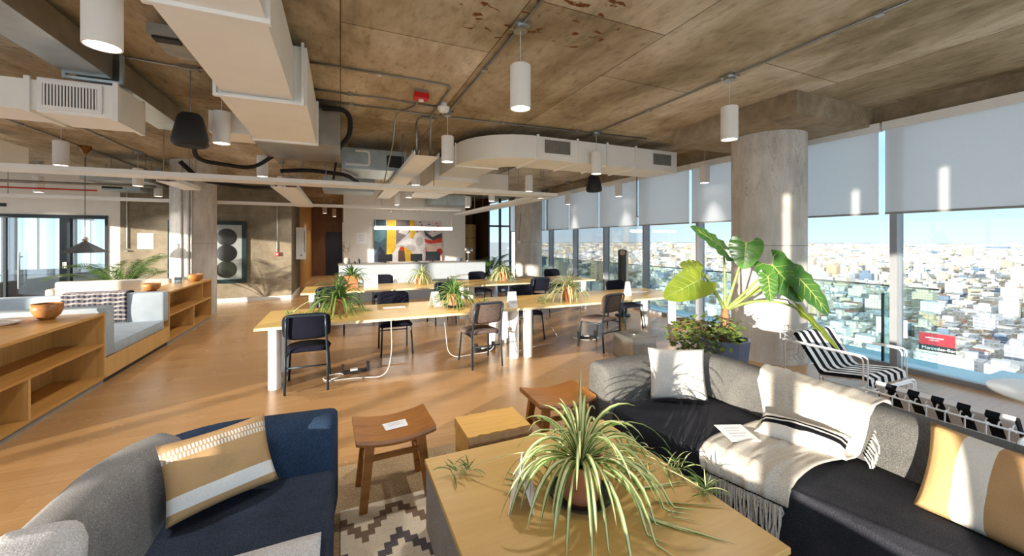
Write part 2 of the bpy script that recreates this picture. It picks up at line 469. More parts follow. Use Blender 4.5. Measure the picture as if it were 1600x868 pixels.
FAC = [facade('cream_block_front', srgb(222, 212, 194)), facade('white_block_front', srgb(232, 230, 226), fx=3.6, wx=0.4),
       facade('sand_block_front', srgb(214, 198, 170), fx=2.4, fz=3.0, wz=0.55), facade('grey_block_front', srgb(196, 198, 202), fx=4.2, wx=0.7),
       facade('ochre_block_front', srgb(204, 178, 146), fx=3.2, wx=0.35), facade('blue_glass_front', srgb(120, 140, 160), fx=1.8, wx=0.7, wz=0.7)]
M['roof_tile'] = plain('roof_tile_orange', srgb(178, 112, 78), 0.8, var=0.1, scale=0.3)
M['roof_flat'] = plain('flat_roof', srgb(214, 208, 200), 0.8, var=0.15, scale=0.1)
M['city_ground'] = plain('street_ground', srgb(186, 184, 178), 0.9, var=0.25, scale=0.02)

# ------------------------------------------------------------------ geometry helpers
class MB:
    def __init__(self):
        self.v = []; self.f = []; self.m = []
    def add(self, vs, fs, mi=0, T=None):
        o = len(self.v)
        for p in vs:
            p = Vector(p)
            self.v.append(T @ p if T else p)
        for f in fs:
            self.f.append([i + o for i in f]); self.m.append(mi)
    def box(self, x0, x1, y0, y1, z0, z1, mi=0, T=None, bev=0.0, seg=2):
        if bev <= 0:
            vs = [(x0, y0, z0), (x1, y0, z0), (x1, y1, z0), (x0, y1, z0), (x0, y0, z1), (x1, y0, z1), (x1, y1, z1), (x0, y1, z1)]
            self.add(vs, [(0, 3, 2, 1), (4, 5, 6, 7), (0, 1, 5, 4), (1, 2, 6, 5), (2, 3, 7, 6), (3, 0, 4, 7)], mi, T)
            return self
        bm = bmesh.new()
        bmesh.ops.create_cube(bm, size=1.0)
        for p in bm.verts:
            p.co = Vector(((x0 + x1) / 2 + p.co.x * (x1 - x0), (y0 + y1) / 2 + p.co.y * (y1 - y0), (z0 + z1) / 2 + p.co.z * (z1 - z0)))
        bmesh.ops.bevel(bm, geom=list(bm.edges), offset=min(bev, 0.49 * min(abs(x1 - x0), abs(y1 - y0), abs(z1 - z0))), segments=seg, profile=0.5, affect='EDGES')
        bm.verts.index_update()
        self.add([p.co.copy() for p in bm.verts], [[q.index for q in f.verts] for f in bm.faces], mi, T)
        bm.free()
        return self
    def cbox(self, c, s, mi=0, rz=0.0, bev=0.0, T=None):
        t = Matrix.Translation(Vector(c)) @ Matrix.Rotation(rz, 4, 'Z')
        if T: t = T @ t
        return self.box(-s[0] / 2, s[0] / 2, -s[1] / 2, s[1] / 2, -s[2] / 2, s[2] / 2, mi, t, bev)
    def cyl(self, p0, p1, r0, r1=None, seg=16, mi=0, caps=True, T=None):
        p0, p1 = Vector(p0), Vector(p1)
        r1 = r0 if r1 is None else r1
        d = (p1 - p0).normalized()
        a = d.orthogonal().normalized(); b = d.cross(a)
        vs = []
        for p, r in ((p0, r0), (p1, r1)):
            for i in range(seg):
                t = 2 * math.pi * i / seg
                vs.append(p + a * r * math.cos(t) + b * r * math.sin(t))
        fs = [(i, (i + 1) % seg, seg + (i + 1) % seg, seg + i) for i in range(seg)]
        if caps:
            fs += [tuple(range(seg - 1, -1, -1)), tuple(range(seg, 2 * seg))]
        self.add(vs, fs, mi, T)
        return self
    def tube(self, pts, r, seg=8, mi=0, closed=False, T=None, taper=None):
        pts = [Vector(p) for p in pts]
        n = len(pts); vs = []; fs = []
        prev = None
        for i, p in enumerate(pts):
            if closed: d = pts[(i + 1) % n] - pts[i - 1]
            elif i == 0: d = pts[1] - pts[0]
            elif i == n - 1: d = pts[-1] - pts[-2]
            else: d = (pts[i + 1] - pts[i]).normalized() + (pts[i] - pts[i - 1]).normalized()
            if d.length < 1e-9: d = Vector((0, 0, 1))
            d.normalize()
            if prev is None: a = d.orthogonal().normalized()
            else:
                a = prev - d * prev.dot(d)
                a = a.normalized() if a.length > 1e-6 else d.orthogonal().normalized()
            prev = a
            b = d.cross(a)
            rr = r if taper is None else r * (1 + (taper - 1) * i / (n - 1))
            for j in range(seg):
                t = 2 * math.pi * j / seg
                vs.append(p + a * rr * math.cos(t) + b * rr * math.sin(t))
        m = n if closed else n - 1
        for i in range(m):
            for j in range(seg):
                k2 = (i + 1) % n
                fs.append((i * seg + j, i * seg + (j + 1) % seg, k2 * seg + (j + 1) % seg, k2 * seg + j))
        if not closed:
            fs.append(tuple(range(seg - 1, -1, -1))); fs.append(tuple(range((n - 1) * seg, n * seg)))
        self.add(vs, fs, mi, T)
        return self
    def lathe(self, prof, c=(0, 0, 0), seg=32, mi=0, T=None, wob=None):
        vs = []; fs = []; n = len(prof)
        for (r, z) in prof:
            for j in range(seg):
                t = 2 * math.pi * j / seg
                rr = r * (wob(t, z) if wob else 1.0)
                vs.append((c[0] + rr * math.cos(t), c[1] + rr * math.sin(t), c[2] + z))
        for i in range(n - 1):
            for j in range(seg):
                fs.append((i * seg + j, i * seg + (j + 1) % seg, (i + 1) * seg + (j + 1) % seg, (i + 1) * seg + j))
        if prof[0][0] > 1e-6: fs.append(tuple(range(seg - 1, -1, -1)))
        if prof[-1][0] > 1e-6: fs.append(tuple(range((n - 1) * seg, n * seg)))
        self.add(vs, fs, mi, T)
        return self
    def prism(self, poly, z0, z1, mi=0, T=None):
        n = len(poly)
        vs = [(x, y, z0) for x, y in poly] + [(x, y, z1) for x, y in poly]
        fs = [tuple(range(n - 1, -1, -1)), tuple(range(n, 2 * n))] + [(i, (i + 1) % n, n + (i + 1) % n, n + i) for i in range(n)]
        self.add(vs, fs, mi, T)
        return self
    def grid(self, P, mi=0, T=None, closed_u=False):
        """P: rows of points"""
        nu, nv = len(P), len(P[0])
        vs = [p for r in P for p in r]; fs = []
        for i in range(nu if closed_u else nu - 1):
            for j in range(nv - 1):
                i2 = (i + 1) % nu
                fs.append((i * nv + j, i2 * nv + j, i2 * nv + j + 1, i * nv + j + 1))
        self.add(vs, fs, mi, T)
        return self
    def sweep(self, path, prof, mi=0, caps=True):
        """path: 2-D points on the floor; prof: closed (offset to the right of travel, z)"""
        n = len(path); P = []
        for i in range(n):
            a = Vector(path[max(0, i - 1)]); b = Vector(path[min(n - 1, i + 1)])
            d = (b - a).normalized(); nr = Vector((d.y, -d.x))
            P.append([(path[i][0] + nr.x * o, path[i][1] + nr.y * o, z) for o, z in prof] )
        o = len(self.v); k = len(prof)
        vs = [p for r in P for p in r]; fs = []
        for i in range(n - 1):
            for j in range(k):
                fs.append((i * k + j, i * k + (j + 1) % k, (i + 1) * k + (j + 1) % k, (i + 1) * k + j))
        if caps:
            fs.append(tuple(range(k - 1, -1, -1))); fs.append(tuple(range((n - 1) * k, n * k)))
        self.add(vs, fs, mi)
        return self
    def pillow(self, w_, h_, t_, n=18, mi=0, T=None):
        for s in (1, -1):
            P = []
            for i in range(n + 1):
                u = -1 + 2 * i / n; r = []
                for j in range(n + 1):
                    v = -1 + 2 * j / n
                    x = w_ / 2 * u * (1 - 0.07 * (1 - v * v)); y = h_ / 2 * v * (1 - 0.07 * (1 - u * u))
                    z = s * t_ / 2 * (max(0, (1 - u ** 2) * (1 - v ** 2))) ** 0.42
                    z += 0.006 * mnoise.noise(Vector((u * 2.2 + w_ * 9, v * 2.2, s))) * (1 - abs(u)) * (1 - abs(v)) * 4
                    r.append((x, y, z))
                P.append(r if s > 0 else r[::-1])
            self.grid(P, mi, T)
        return self
    def build(self, name, mats, parent=None, loc=None, rot=None, smooth=False, solid=0.0, angle=None, recalc=True):
        me = bpy.data.meshes.new(name)
        me.from_pydata([tuple(p) for p in self.v], [], self.f)
        if not isinstance(mats, (list, tuple)): mats = [mats]
        for m_ in mats: me.materials.append(m_)
        me.polygons.foreach_set('material_index', self.m)
        if recalc:
            bm = bmesh.new(); bm.from_mesh(me)
            bmesh.ops.remove_doubles(bm, verts=bm.verts, dist=1e-5)
            bmesh.ops.recalc_face_normals(bm, faces=bm.faces)
            bm.to_mesh(me); bm.free()
        if smooth or angle:
            me.polygons.foreach_set('use_smooth', [True] * len(me.polygons))
            if angle: me.set_sharp_from_angle(angle=R(angle))
        me.update()
        o = bpy.data.objects.new(name, me)
        col.objects.link(o)
        if parent: o.parent = parent
        if loc: o.location = loc
        if rot: o.rotation_euler = rot
        if solid:
            md = o.modifiers.new('thickness', 'SOLIDIFY'); md.thickness = solid; md.offset = 0.0
        return o

def B(name, mats, parent, *boxes, bev=0.0, angle=None):
    m = MB()
    for b_ in boxes: m.box(*b_, bev=bev)
    return m.build(name, mats, parent, angle=(35 if bev else None))

def tag(o, label=None, cat=None, group=None, kind=None):
    if label: o['label'] = label
    if cat: o['category'] = cat
    if group: o['group'] = group
    if kind: o['kind'] = kind
    return o

def empty(name, loc=(0, 0, 0), rz=0.0):
    o = bpy.data.objects.new(name, None)
    o.empty_display_size = 0.1
    col.objects.link(o)
    o.location = loc; o.rotation_euler = (0, 0, rz)
    return o

def thing(name, label, cat, loc=(0, 0, 0), rz=0.0, group=None):
    return tag(empty(name, loc, rz), label, cat, group)

def struct(o, label=None, cat=None):
    o['kind'] = 'structure'
    if label: o['label'] = label
    if cat: o['category'] = cat
    return o

def copy_tree(o, parent=None):
    c = o.copy(); col.objects.link(c)
    if parent: c.parent = parent
    for ch in list(o.children):
        if ch.type != 'LIGHT': copy_tree(ch, c)
    return c

def arc(c, r, a0, a1, n=8):
    return [(c[0] + r * math.cos(a0 + (a1 - a0) * i / n), c[1] + r * math.sin(a0 + (a1 - a0) * i / n)) for i in range(n + 1)]

def rounded(pts, r, n=5):
    """3-D polyline with its inner corners rounded"""
    pts = [Vector(p) for p in pts]
    out = [pts[0]]
    for i in range(1, len(pts) - 1):
        a, b, c = pts[i - 1], pts[i], pts[i + 1]
        d1 = (a - b); d2 = (c - b)
        k_ = min(r, d1.length * 0.49, d2.length * 0.49)
        p1 = b + d1.normalized() * k_; p2 = b + d2.normalized() * k_
        for j in range(n + 1):
            t = j / n
            out.append(p1 * (1 - t) ** 2 + b * 2 * t * (1 - t) + p2 * t * t)
    out.append(pts[-1])
    return out

def text(name, s, size, parent, T, m_, depth=0.002, align='CENTER'):
    cu = bpy.data.curves.new(name, 'FONT')
    cu.body = s; cu.size = size; cu.extrude = depth
    cu.align_x = align; cu.align_y = 'CENTER'
    cu.materials.append(m_)
    o = bpy.data.objects.new(name, cu)
    col.objects.link(o)
    bpy.context.view_layer.update()
    me = bpy.data.meshes.new_from_object(o.evaluated_get(bpy.context.evaluated_depsgraph_get()))
    bpy.data.objects.remove(o)
    o = bpy.data.objects.new(name, me)
    col.objects.link(o)
    o.parent = parent
    o.matrix_local = T
    return o

# ------------------------------------------------------------------ the room shell
XW = 6.3; CZ = 3.3
MULL = [-0.36 + 1.455 * i for i in range(-1, 11)]      # centres of the mullions along the right-hand glass front
struct(MB().box(-9, 6.38, -1.2, 21, -0.12, 0).build('floor', M['floor']), 'warm tan plank floor of the open office', 'floor')
struct(MB().box(-9, 6.38, -1.2, 21, CZ, CZ + 0.2).build('ceiling', M['ceiling']), 'bare board-marked concrete ceiling', 'ceiling')
d = MB(); d.box(4.66, 6.30, 2.73, 4.5, 3.05, CZ)
struct(d.build('beam_panel', M['beam']), 'dropped concrete panel around the head of the round window column', 'beam')
u = MB(); u.box(6.24, 6.38, -1.2, 14.6, 3.08, CZ)
struct(u.build('beam', M['beam']), 'concrete upstand above the roller blinds', 'beam')

def column(x, y, r, top, label):
    m = MB(); m.lathe([(r, 0), (r, top)], (x, y, 0), 48)
    return struct(m.build('concrete_column', M['column'], angle=40), label, 'column')
column(5.5, 3.6, 0.45, 3.05, 'round concrete column at the windows behind the elephant ear plant')
column(5.72, 11.7, 0.45, CZ, 'round concrete column at the far end of the window front')
cl = column(-2.9, 10.5, 0.40, CZ, 'round concrete column with conduits at the end of the oak shelving')
for k_, (ox, oy) in enumerate(((-0.10, -0.405), (0.02, -0.42), (0.075, -0.415))):
    m = MB(); m.tube([(-2.9 + ox, 10.5 + oy, 0.84), (-2.9 + ox, 10.5 + oy, 3.2)], 0.018 if k_ != 1 else 0.032, 8)
    m.build('conduit', M['conduit_paint'], cl)
m = MB(); m.cbox((-2.93, 10.05, 0.84), (0.3, 0.07, 0.06)); m.build('junction_box', M['steel'], cl)

# right-hand window front: mullion, pane; sill
for i in range(len(MULL) - 1):
    y0, y1 = MULL[i], MULL[i + 1]
    wn = struct(empty('window_%d' % (i + 1), (0, 0, 0)), 'tall clear window with a grey mullion, number %d along the front from the lounge' % (i + 1), 'window')
    B('mullion', M['mullion'], wn, (XW - 0.03, XW + 0.13, y0 - 0.035, y0 + 0.035, 0, 3.08))
    B('glass_pane', M['glass'], wn, (XW + 0.085, XW + 0.095, y0 + 0.035, y1 - 0.035, 0.06, 3.08))
    B('sill_rail', M['mullion'], wn, (XW + 0.05, XW + 0.13, y0 + 0.035, y1 - 0.035, 0.0, 0.06))
ordn = ['nearest', 'second', 'third', 'fourth', 'fifth', 'sixth', 'seventh', 'eighth', 'ninth', 'tenth', 'eleventh']
BL = [1.09 - 1.455, 1.09 + 1.455 * 0]
blind_no = 0
for i in range(1, len(MULL) - 1):
    y0, y1 = MULL[i] + 0.10, MULL[i + 1] + 0.035
    which = ordn[blind_no] + ' roller blind along the window front, counted from the sofas' if blind_no else 'roller blind nearest the sofas on the window front'
    t = thing('roller_blind', 'pale grey half-lowered ' + which, 'blind', (6.17, (y0 + y1) / 2, 1.95), 0, 'roller blinds on the window front')
    h = (y1 - y0) / 2
    m = MB(); m.box(-0.002, 0.002, -h, h, 0.012, 1.03); m.build('fabric', M['blind'], t)
    m = MB(); m.box(-0.008, 0.008, -h, h, -0.01, 0.014); m.build('bottom_bar', M['fascia'], t)
    m = MB(); m.box(-0.03, 0.06, -h - 0.02, h + 0.02, 1.03, 1.13); m.build('roller_cover', M['white'], t)
    blind_no += 1

# glass front behind the camera (daylight and low sun come through it): solid head with slits, mullions
m = MB()
x = 0.35 - 1.46 * 7
while x < 6.4:
    x0, x1 = max(-9, x + 0.05), min(x + 1.41, 6.38)
    if x1 > x0: m.box(x0, x1, -1.205, -1.195, 2.16, 3.08)
    if x > -9: m.box(x + 0.10, x + 0.16, -1.30, -1.16, 0, 2.16)
    x += 1.46
m.box(-9, 6.38, -1.3, -1.19, 3.08, CZ)
struct(m.build('wall_south', M['white']), 'glazed wall behind the lounge with lowered blinds', 'wall')
m = MB()
m.box(-9.15, -9, -1.2, 21, 0, 0.4); m.box(-9.15, -9, -1.2, 21, 2.4, CZ)
y = -1.2
while y < 21:
    m.box(-9.15, -9, y, y + 0.12, 0.4, 2.4); y += 1.46
struct(m.build('wall_west', M['plaster']), 'outer wall with windows on the far side of the room', 'wall')

# far walls
YW = 12.35
m = MB()
m.box(-9, -5.05, YW, YW + 0.12, 2.2, CZ); m.box(-5.05, -4.83, YW, YW + 0.12, 0, CZ)
struct(m.build('wall_office', M['plaster']), 'white wall around the dark framed glass office', 'wall')
struct(MB().box(-4.83, -1.24, YW, YW + 0.2, 0, CZ).build('wall_north', M['wall_concrete']), 'bare board-marked concrete wall with the framed circles', 'wall')
struct(MB().box(-1.44, -1.24, YW + 0.2, 14.6, 0, CZ).build('wall_pier', M['wall_concrete']), 'concrete side wall of the passage', 'wall')
struct(MB().box(-1.44, -1.20, 14.6, 20, 0, CZ).build('wall_passage', M['goldwood']), 'amber timber wall along the passage', 'wall')
struct(MB().box(-1.44, 0.2, 20, 20.15, 0, CZ).build('wall_passage_end', M['brownwall']), 'brown end wall of the passage', 'wall')
struct(MB().box(0.09, 4.09, 13.5, 13.65, 0, CZ).build('wall_reception', M['plaster']), 'white wall behind the reception counter', 'wall')
struct(MB().box(0.09, 0.2, 13.65, 20, 0, CZ).build('wall_passage_side', M['plaster']), 'white side wall of the passage', 'wall')
struct(MB().box(4.09, 5.35, 16.6, 16.75, 0, CZ).build('wall_dark', M['brownwall']), 'dark timber wall right of the reception', 'wall')
struct(MB().box(3.99, 4.09, 13.65, 16.6, 0, CZ).build('wall_dark_side', M['brownwall']), 'dark timber return wall right of the reception', 'wall')
# glazed end bay at the far right
wn = struct(empty('window_20'), 'dark framed glazed end bay beyond the far column', 'window')
B('window_frame', M['frame_dark'], wn, (5.35, 5.43, 14.6, 14.7, 0, CZ), (5.85, 5.92, 14.6, 14.7, 0, CZ), (6.3, 6.38, 14.6, 14.7, 0, CZ), (5.43, 6.3, 14.62, 14.68, 2.15, 2.22))
B('glass_pane', M['glass'], wn, (5.43, 6.3, 14.645, 14.655, 0, CZ))
struct(MB().box(5.35, 5.43, 14.7, 16.6, 0, CZ).build('wall_dark_return', M['brownwall']), 'dark timber wall beside the glazed end bay', 'wall')
# skirtings
struct(B('baseboard_north', M['white'], None, (-4.83, -1.22, YW - 0.02, YW, 0, 0.10)), 'white skirting board along the concrete wall', 'baseboard')
struct(B('baseboard_passage', M['white'], None, (-1.24, -1.215, YW - 0.02, 14.6, 0, 0.10)), 'white skirting board at the mouth of the passage', 'baseboard')
struct(B('door_2', M['doorblue'], None, (-0.6, 0.09, 19.93, 20.0, 0, 2.0)), 'midnight blue door at the end of the passage', 'door')

# glass office: frame, panes, sliding door with bar handle
of = struct(empty('door_1'), 'dark framed glass office front', 'door')
B('door_frame', M['frame_dark'], of, (-9, -5.05, YW - 0.02, YW + 0.1, 2.12, 2.2), (-5.87, -5.70, YW - 0.03, YW + 0.1, 0, 2.12), (-5.1, -5.05, YW - 0.02, YW + 0.1, 0, 2.12),
  (-6.78, -6.74, YW, YW + 0.06, 0, 2.12), (-9, -5.05, YW, YW + 0.1, 0, 0.06))
B('glass_pane', M['glass_office'], of, (-9, -6.78, YW + 0.03, YW + 0.045, 0.06, 2.12))
B('glass_pane', M['glass_office'], of, (-6.74, -5.87, YW + 0.03, YW + 0.045, 0.06, 2.12))
B('glass_pane', M['glass_office'], of, (-5.70, -5.1, YW + 0.03, YW + 0.045, 0.06, 2.12))
m = MB(); m.tube([(-6.5, YW - 0.07, 0.55), (-6.5, YW - 0.07, 1.35)], 0.02, 10)
for z in (0.65, 1.25): m.tube([(-6.5, YW - 0.07, z), (-6.5, YW + 0.03, z)], 0.01, 8)
m.build('door_handle', M['chrome'], of)
m = MB(); m.cbox((-5.78, YW - 0.04, 1.05), (0.07, 0.02, 0.14)); m.build('card_reader', M['white'], of)
# room behind the office glass
m = MB()
m.box(-9, -4.6, 16.4, 16.5, 0, 0.75); m.box(-9, -4.6, 16.4, 16.5, 2.3, CZ)
for x in (-8.9, -7.6, -6.3, -5.3): m.box(x, x + 0.14, 16.4, 16.5, 0.75, 2.3)
m.box(-4.7, -4.6, YW + 0.2, 16.4, 0, CZ)
struct(m.build('wall_office_back', M['office_dark']), 'dark rear wall of the glass office with a window', 'wall')

# ------------------------------------------------------------------ pendants on their grid
def make_pendant():
    t = thing('pendant_light', 'x', 'ceiling lamp')
    m = MB(); m.cyl((0, 0, 0.60), (0, 0, 0.66), 0.055, seg=20); m.cbox((0, 0, 0.645), (0.13, 0.13, 0.03)); m.build('canopy', M['galv'], t, angle=40)
    m = MB(); m.cyl((0, 0, 0.33), (0, 0, 0.60), 0.004, seg=6); m.build('cord', M['cable'], t)
    m = MB(); m.lathe([(0.0, 0.335), (0.074, 0.335), (0.08, 0.329), (0.08, 0.0), (0.072, 0.0), (0.072, 0.02)], seg=36); m.build('shade', M['lamp'], t, angle=40)
    m = MB(); m.lathe([(0.0, 0.008), (0.072, 0.008)], seg=32); m.build('diffuser', M['lampglow'], t)
    return t
pend = make_pendant()
LD = bpy.data.lights.new('pendant_bulb', 'AREA')
LD.shape = 'DISK'; LD.size = 0.14; LD.energy = PEND_W; LD.spread = R(120); LD.color = (1.0, 0.96, 0.91)
LD2 = LD.copy(); LD2.spread = R(60); LD2.energy = PEND_W * 0.4
GX = [-5.9, -3.5, -1.15, 1.28, 3.62, 5.95]
GY = [2.76, 5.02, 7.38, 9.6, 11.7]
colw = {-5.9: 'sixth', -3.5: 'fifth', -1.15: 'fourth', 1.28: 'third', 3.62: 'second', 5.95: 'first'}
roww = {2.76: 'over the stools', 5.02: 'over the front worktable', 7.38: 'between the two long worktables', 9.6: 'behind the second worktable', 11.7: 'before the far walls'}
first = True
for gy in GY:
    for gx in GX:
        if (gx == 5.95 and gy == 2.76) or (gx == -3.5 and gy == 5.02) or (gx <= -5.9 and gy < 11): continue
        if gx == -3.5 and gy == 2.76: continue
        if gx == -2.9: continue
        if gx == 5.95 and gy == 11.7: continue
        o = pend if first else copy_tree(pend)
        first = False
        x = gx
        if gx == 1.28 and gy > 9: x = 1.5
        if gx == -3.5 and gy == 11.7: x = -3.9
        o.location = (x, gy, 2.64)
        o['label'] = 'white cylinder pendant %s, %s row from the windows' % (roww[gy], colw[gx])
        o['group'] = 'white cylinder pendants in a grid'
        lo = bpy.data.objects.new('pendant_bulb', LD2 if gx > 5 else LD); col.objects.link(lo)
        lo.parent = o; lo.location = (0, 0, -0.004)
for (x, y, z, lb) in ((-0.55, 16.5, 2.64, 'white cylinder pendant in the passage, nearer one'), (-0.25, 18.6, 2.64, 'white cylinder pendant deep in the passage by the blue door'), (1.62, 12.9, 2.64, 'white cylinder pendant in front of the painting')):
    o = copy_tree(pend); o.location = (x, y, z); o['label'] = lb; o['group'] = 'white cylinder pendants in a grid'
    lo = bpy.data.objects.new('pendant_bulb', LD); col.objects.link(lo); lo.parent = o; lo.location = (0, 0, -0.004)

# tube light over the reception
t = thing('tube_light', 'glowing white tube light hanging over the reception counter', 'ceiling lamp', (1.95, 11.4, 1.96))
m = MB(); m.cyl((-1.09, 0, 0), (1.09, 0, 0), 0.045, seg=16); m.build('tube', M['tubeglow'], t, angle=40)
m = MB()
for s in (-1.07, 1.07): m.cyl((s, 0, 0.04), (s, 0, 1.34), 0.004, seg=6)
m.build('suspension_wire', M['cable'], t)
TL = bpy.data.lights.new('tube_bulb', 'AREA'); TL.shape = 'RECTANGLE'; TL.size = 2.1; TL.size_y = 0.08; TL.energy = 18; TL.color = (1, 0.95, 0.88)
lo = bpy.data.objects.new('tube_bulb', TL); col.objects.link(lo); lo.parent = t; lo.location = (0, 0, -0.06)

# black cone lamp hanging over the booth
t = thing('cone_lamp', 'black faceted cone lamp on a long cord before the glass office', 'hanging lamp', (-4.18, 9.47, 1.40))
m = MB(); m.lathe([(0.33, 0.0), (0.06, 0.17), (0.03, 0.20), (0.0, 0.20)], seg=8); m.build('shade', M['black'], t, solid=0.006)
m = MB(); m.lathe([(0.03, 0.2), (0.045, 0.22), (0.045, 0.27), (0.0, 0.28)], seg=16); m.build('socket_cap', M['chrome'], t, angle=40)
m = MB(); m.cyl((0, 0, 0.28), (0, 0, 1.70), 0.005, seg=6); m.build('cord', M['black'], t)
m = MB(); m.lathe([(0.02, 1.76), (0.09, 1.86), (0.09, 1.90)], seg=16); m.build('canopy', M['copper'], t, angle=40)

# ------------------------------------------------------------------ air ducts
def duct(name, label, boxes, flanges, grilles=(), mat='duct', extra=None, cat='air duct'):
    t = thing(name, label, cat)
    m = MB()
    for b_ in boxes: m.box(*b_)
    if extra: extra(m)
    m.build('duct_body', M[mat], t, angle=30)
    if flanges:
        for (ax, p, a0, a1, z0, z1) in flanges:
            m = MB()
            th = 0.018; ov = 0.022
            if ax == 'y':
                m.box(a0 - ov, a1 + ov, p - th, p + th, z0 - ov, z0); m.box(a0 - ov, a0, p - th, p + th, z0, z1 + ov); m.box(a1, a1 + ov, p - th, p + th, z0, z1 + ov)
            else:
                m.box(p - th, p + th, a0 - ov, a1 + ov, z0 - ov, z0); m.box(p - th, p + th, a0 - ov, a0, z0, z1 + ov); m.box(p - th, p + th, a1, a1 + ov, z0, z1 + ov)
            m.build('flange', M['white'] if mat == 'duct' else M['fcu'], t, recalc=False)
    for (x0, x1, y, z0, z1, nsl) in grilles:
        g = B('grille', M['white'], t, (x0 - 0.03, x1 + 0.03, y - 0.014, y, z0 - 0.03, z0), (x0 - 0.03, x1 + 0.03, y - 0.014, y, z1, z1 + 0.03), (x0 - 0.03, x0, y - 0.014, y, z0, z1), (x1, x1 + 0.03, y - 0.014, y, z0, z1))
        B('grille_back', M['screen'], g, (x0, x1, y - 0.003, y - 0.001, z0, z1))
        s = MB()
        for i in range(nsl):
            cx = x0 + (x1 - x0) * (i + 0.5) / nsl
            s.box(cx - (x1 - x0) / nsl * 0.26, cx + (x1 - x0) / nsl * 0.26, y - 0.012, y - 0.004, z0, z1)
        s.build('grille_slat', M['fascia'] if nsl > 22 else M['white'], g)
    return t

duct('air_duct', 'big white duct running overhead away from the lounge, left of the middle', [(-0.85, -0.36, 0.9, 3.72, 2.78, 3.22), (-0.88, -0.26, 3.72, 5.2, 2.76, 3.24), (-1.3, -0.88, 5.16, 5.6, 2.79, 3.02)],
     [('y', 2.42, -0.85, -0.36, 2.78, 3.22), ('y', 3.70, -0.88, -0.30, 2.76, 3.24), ('y', 5.18, -0.88, -0.26, 2.76, 3.24), ('y', 1.3, -0.85, -0.36, 2.78, 3.22)])
duct('air_duct', 'white duct with a tall slotted grille near the oak shelving', [(-8.6, -2.30, 4.56, 5.0, 2.70, 2.95), (-2.30, -1.78, 4.54, 5.02, 2.68, 2.97)], [('x', -2.36, 4.56, 5.0, 2.70, 2.95), ('x', -1.80, 4.54, 5.02, 2.68, 2.97)],
     [(-2.26, -1.92, 4.535, 2.74, 2.92, 17)])
duct('metal_duct', 'bare galvanised duct under the slab beside the big white duct', [(-2.13, -1.83, 0.4, 4.55, 3.03, 3.24), (-2.10, -1.80, 4.62, 6.3, 3.02, 3.23)], [('y', 4.58, -2.14, -1.79, 3.02, 3.24)], mat='galv')
def elbow(m):
    # bend from the window run into the run going back
    n = 14; P = []
    for i in range(n + 1):
        a = R(270) - R(90) * i / n
        row = []
        for r_, z in ((0.25, 2.82), (0.95, 2.82), (0.95, 3.16), (0.25, 3.16), (0.25, 2.82)):
            row.append((2.65 + r_ * math.cos(a), 6.10 + r_ * math.sin(a), z))
        P.append(row)
    m.grid(P)
duct('air_duct', 'white duct with a rounded elbow and two grilles reaching to the windows', [(2.65, 5.42, 5.15, 5.85, 2.82, 3.16), (1.7, 2.40, 6.10, 7.3, 2.82, 3.16), (1.64, 2.48, 7.3, 10.9, 2.77, 3.16), (2.48, 3.5, 8.2, 9.3, 2.77, 3.1)],
     [('x', 2.67, 5.15, 5.85, 2.82, 3.16), ('x', 3.36, 5.15, 5.85, 2.82, 3.16), ('x', 3.92, 5.15, 5.85, 2.82, 3.16), ('x', 4.5, 5.15, 5.85, 2.82, 3.16), ('y', 6.12, 1.7, 2.40, 2.82, 3.16), ('y', 7.3, 1.64, 2.48, 2.77, 3.16), ('y', 9.4, 1.64, 2.48, 2.77, 3.16)],
     [(2.78, 3.23, 5.15, 2.92, 3.12, 26), (4.87, 5.28, 5.15, 2.91, 3.10, 24)], extra=elbow)
duct('air_duct', 'white duct with a small grille beyond the cable tray, over the booth', [(-8.6, -4.6, 8.3, 8.9, 2.75, 3.1)], [('x', -5.6, 8.3, 8.9, 2.75, 3.1)], [(-5.35, -5.0, 8.3, 2.84, 3.0, 10)])
# fan-coil boxes
def fcu(label, b_, panel=None, mat='fcu', pipe=True):
    t = thing('fan_coil_unit', label, 'air conditioner')
    B('casing', M[mat], t, b_)
    if panel: B('access_panel', M['black'], t, panel)
    if pipe:
        m = MB(); x0, x1, y0, y1, z0, z1 = b_
        m.tube(rounded([(x0 + 0.05, y0 - 0.04, z0 + 0.06), (x0 + 0.42, y0 - 0.04, z0 + 0.06), (x0 + 0.42, y0 - 0.04, z1 - 0.05), (x0 + 0.2, y0 - 0.04, z1 - 0.05)], 0.05), 0.022, 8)
        m.build('drain_pipe', M['white'], t, smooth=True)
    x0, x1, y0, y1, z0, z1 = b_
    for x in (x0 + 0.06, x1 - 0.06):
        for y in (y0 + 0.06, y1 - 0.06): m = MB(); m.cyl((x, y, z1), (x, y, CZ), 0.006, seg=6); m.build('hanger_rod', M['steel'], t)
    return t
fcu('bare metal fan coil box at the end of the big white duct', (-0.92, 0.0, 5.22, 6.35, 2.77, 3.2), None, 'galv', False)
fcu('pale blue fan coil box with a dark panel, left of the rounded duct', (0.02, 1.05, 6.95, 8.0, 2.80, 3.14), (0.72, 1.0, 6.94, 6.951, 2.86, 3.06))
fcu('low metal fan coil box behind the cable tray near the passage', (-0.35, 0.7, 9.3, 10.1, 2.7, 3.0), None, 'fcu', False)
fcu('blue grey fan coil box above the far end of the counter', (2.6, 3.9, 12.2, 13.2, 2.75, 3.05), None, 'fcu', False)
fcu('metal fan coil box left of the round column with conduits', (-4.4, -3.42, 9.8, 10.8, 2.75, 2.98), None, 'galv', False)
fcu('grey fan coil box under the slab right of the glass office', (-4.75, -4.1, 11.35, 11.9, 2.72, 2.95), (-4.74, -4.4, 11.34, 11.351, 2.75, 2.92), 'fcu', False)

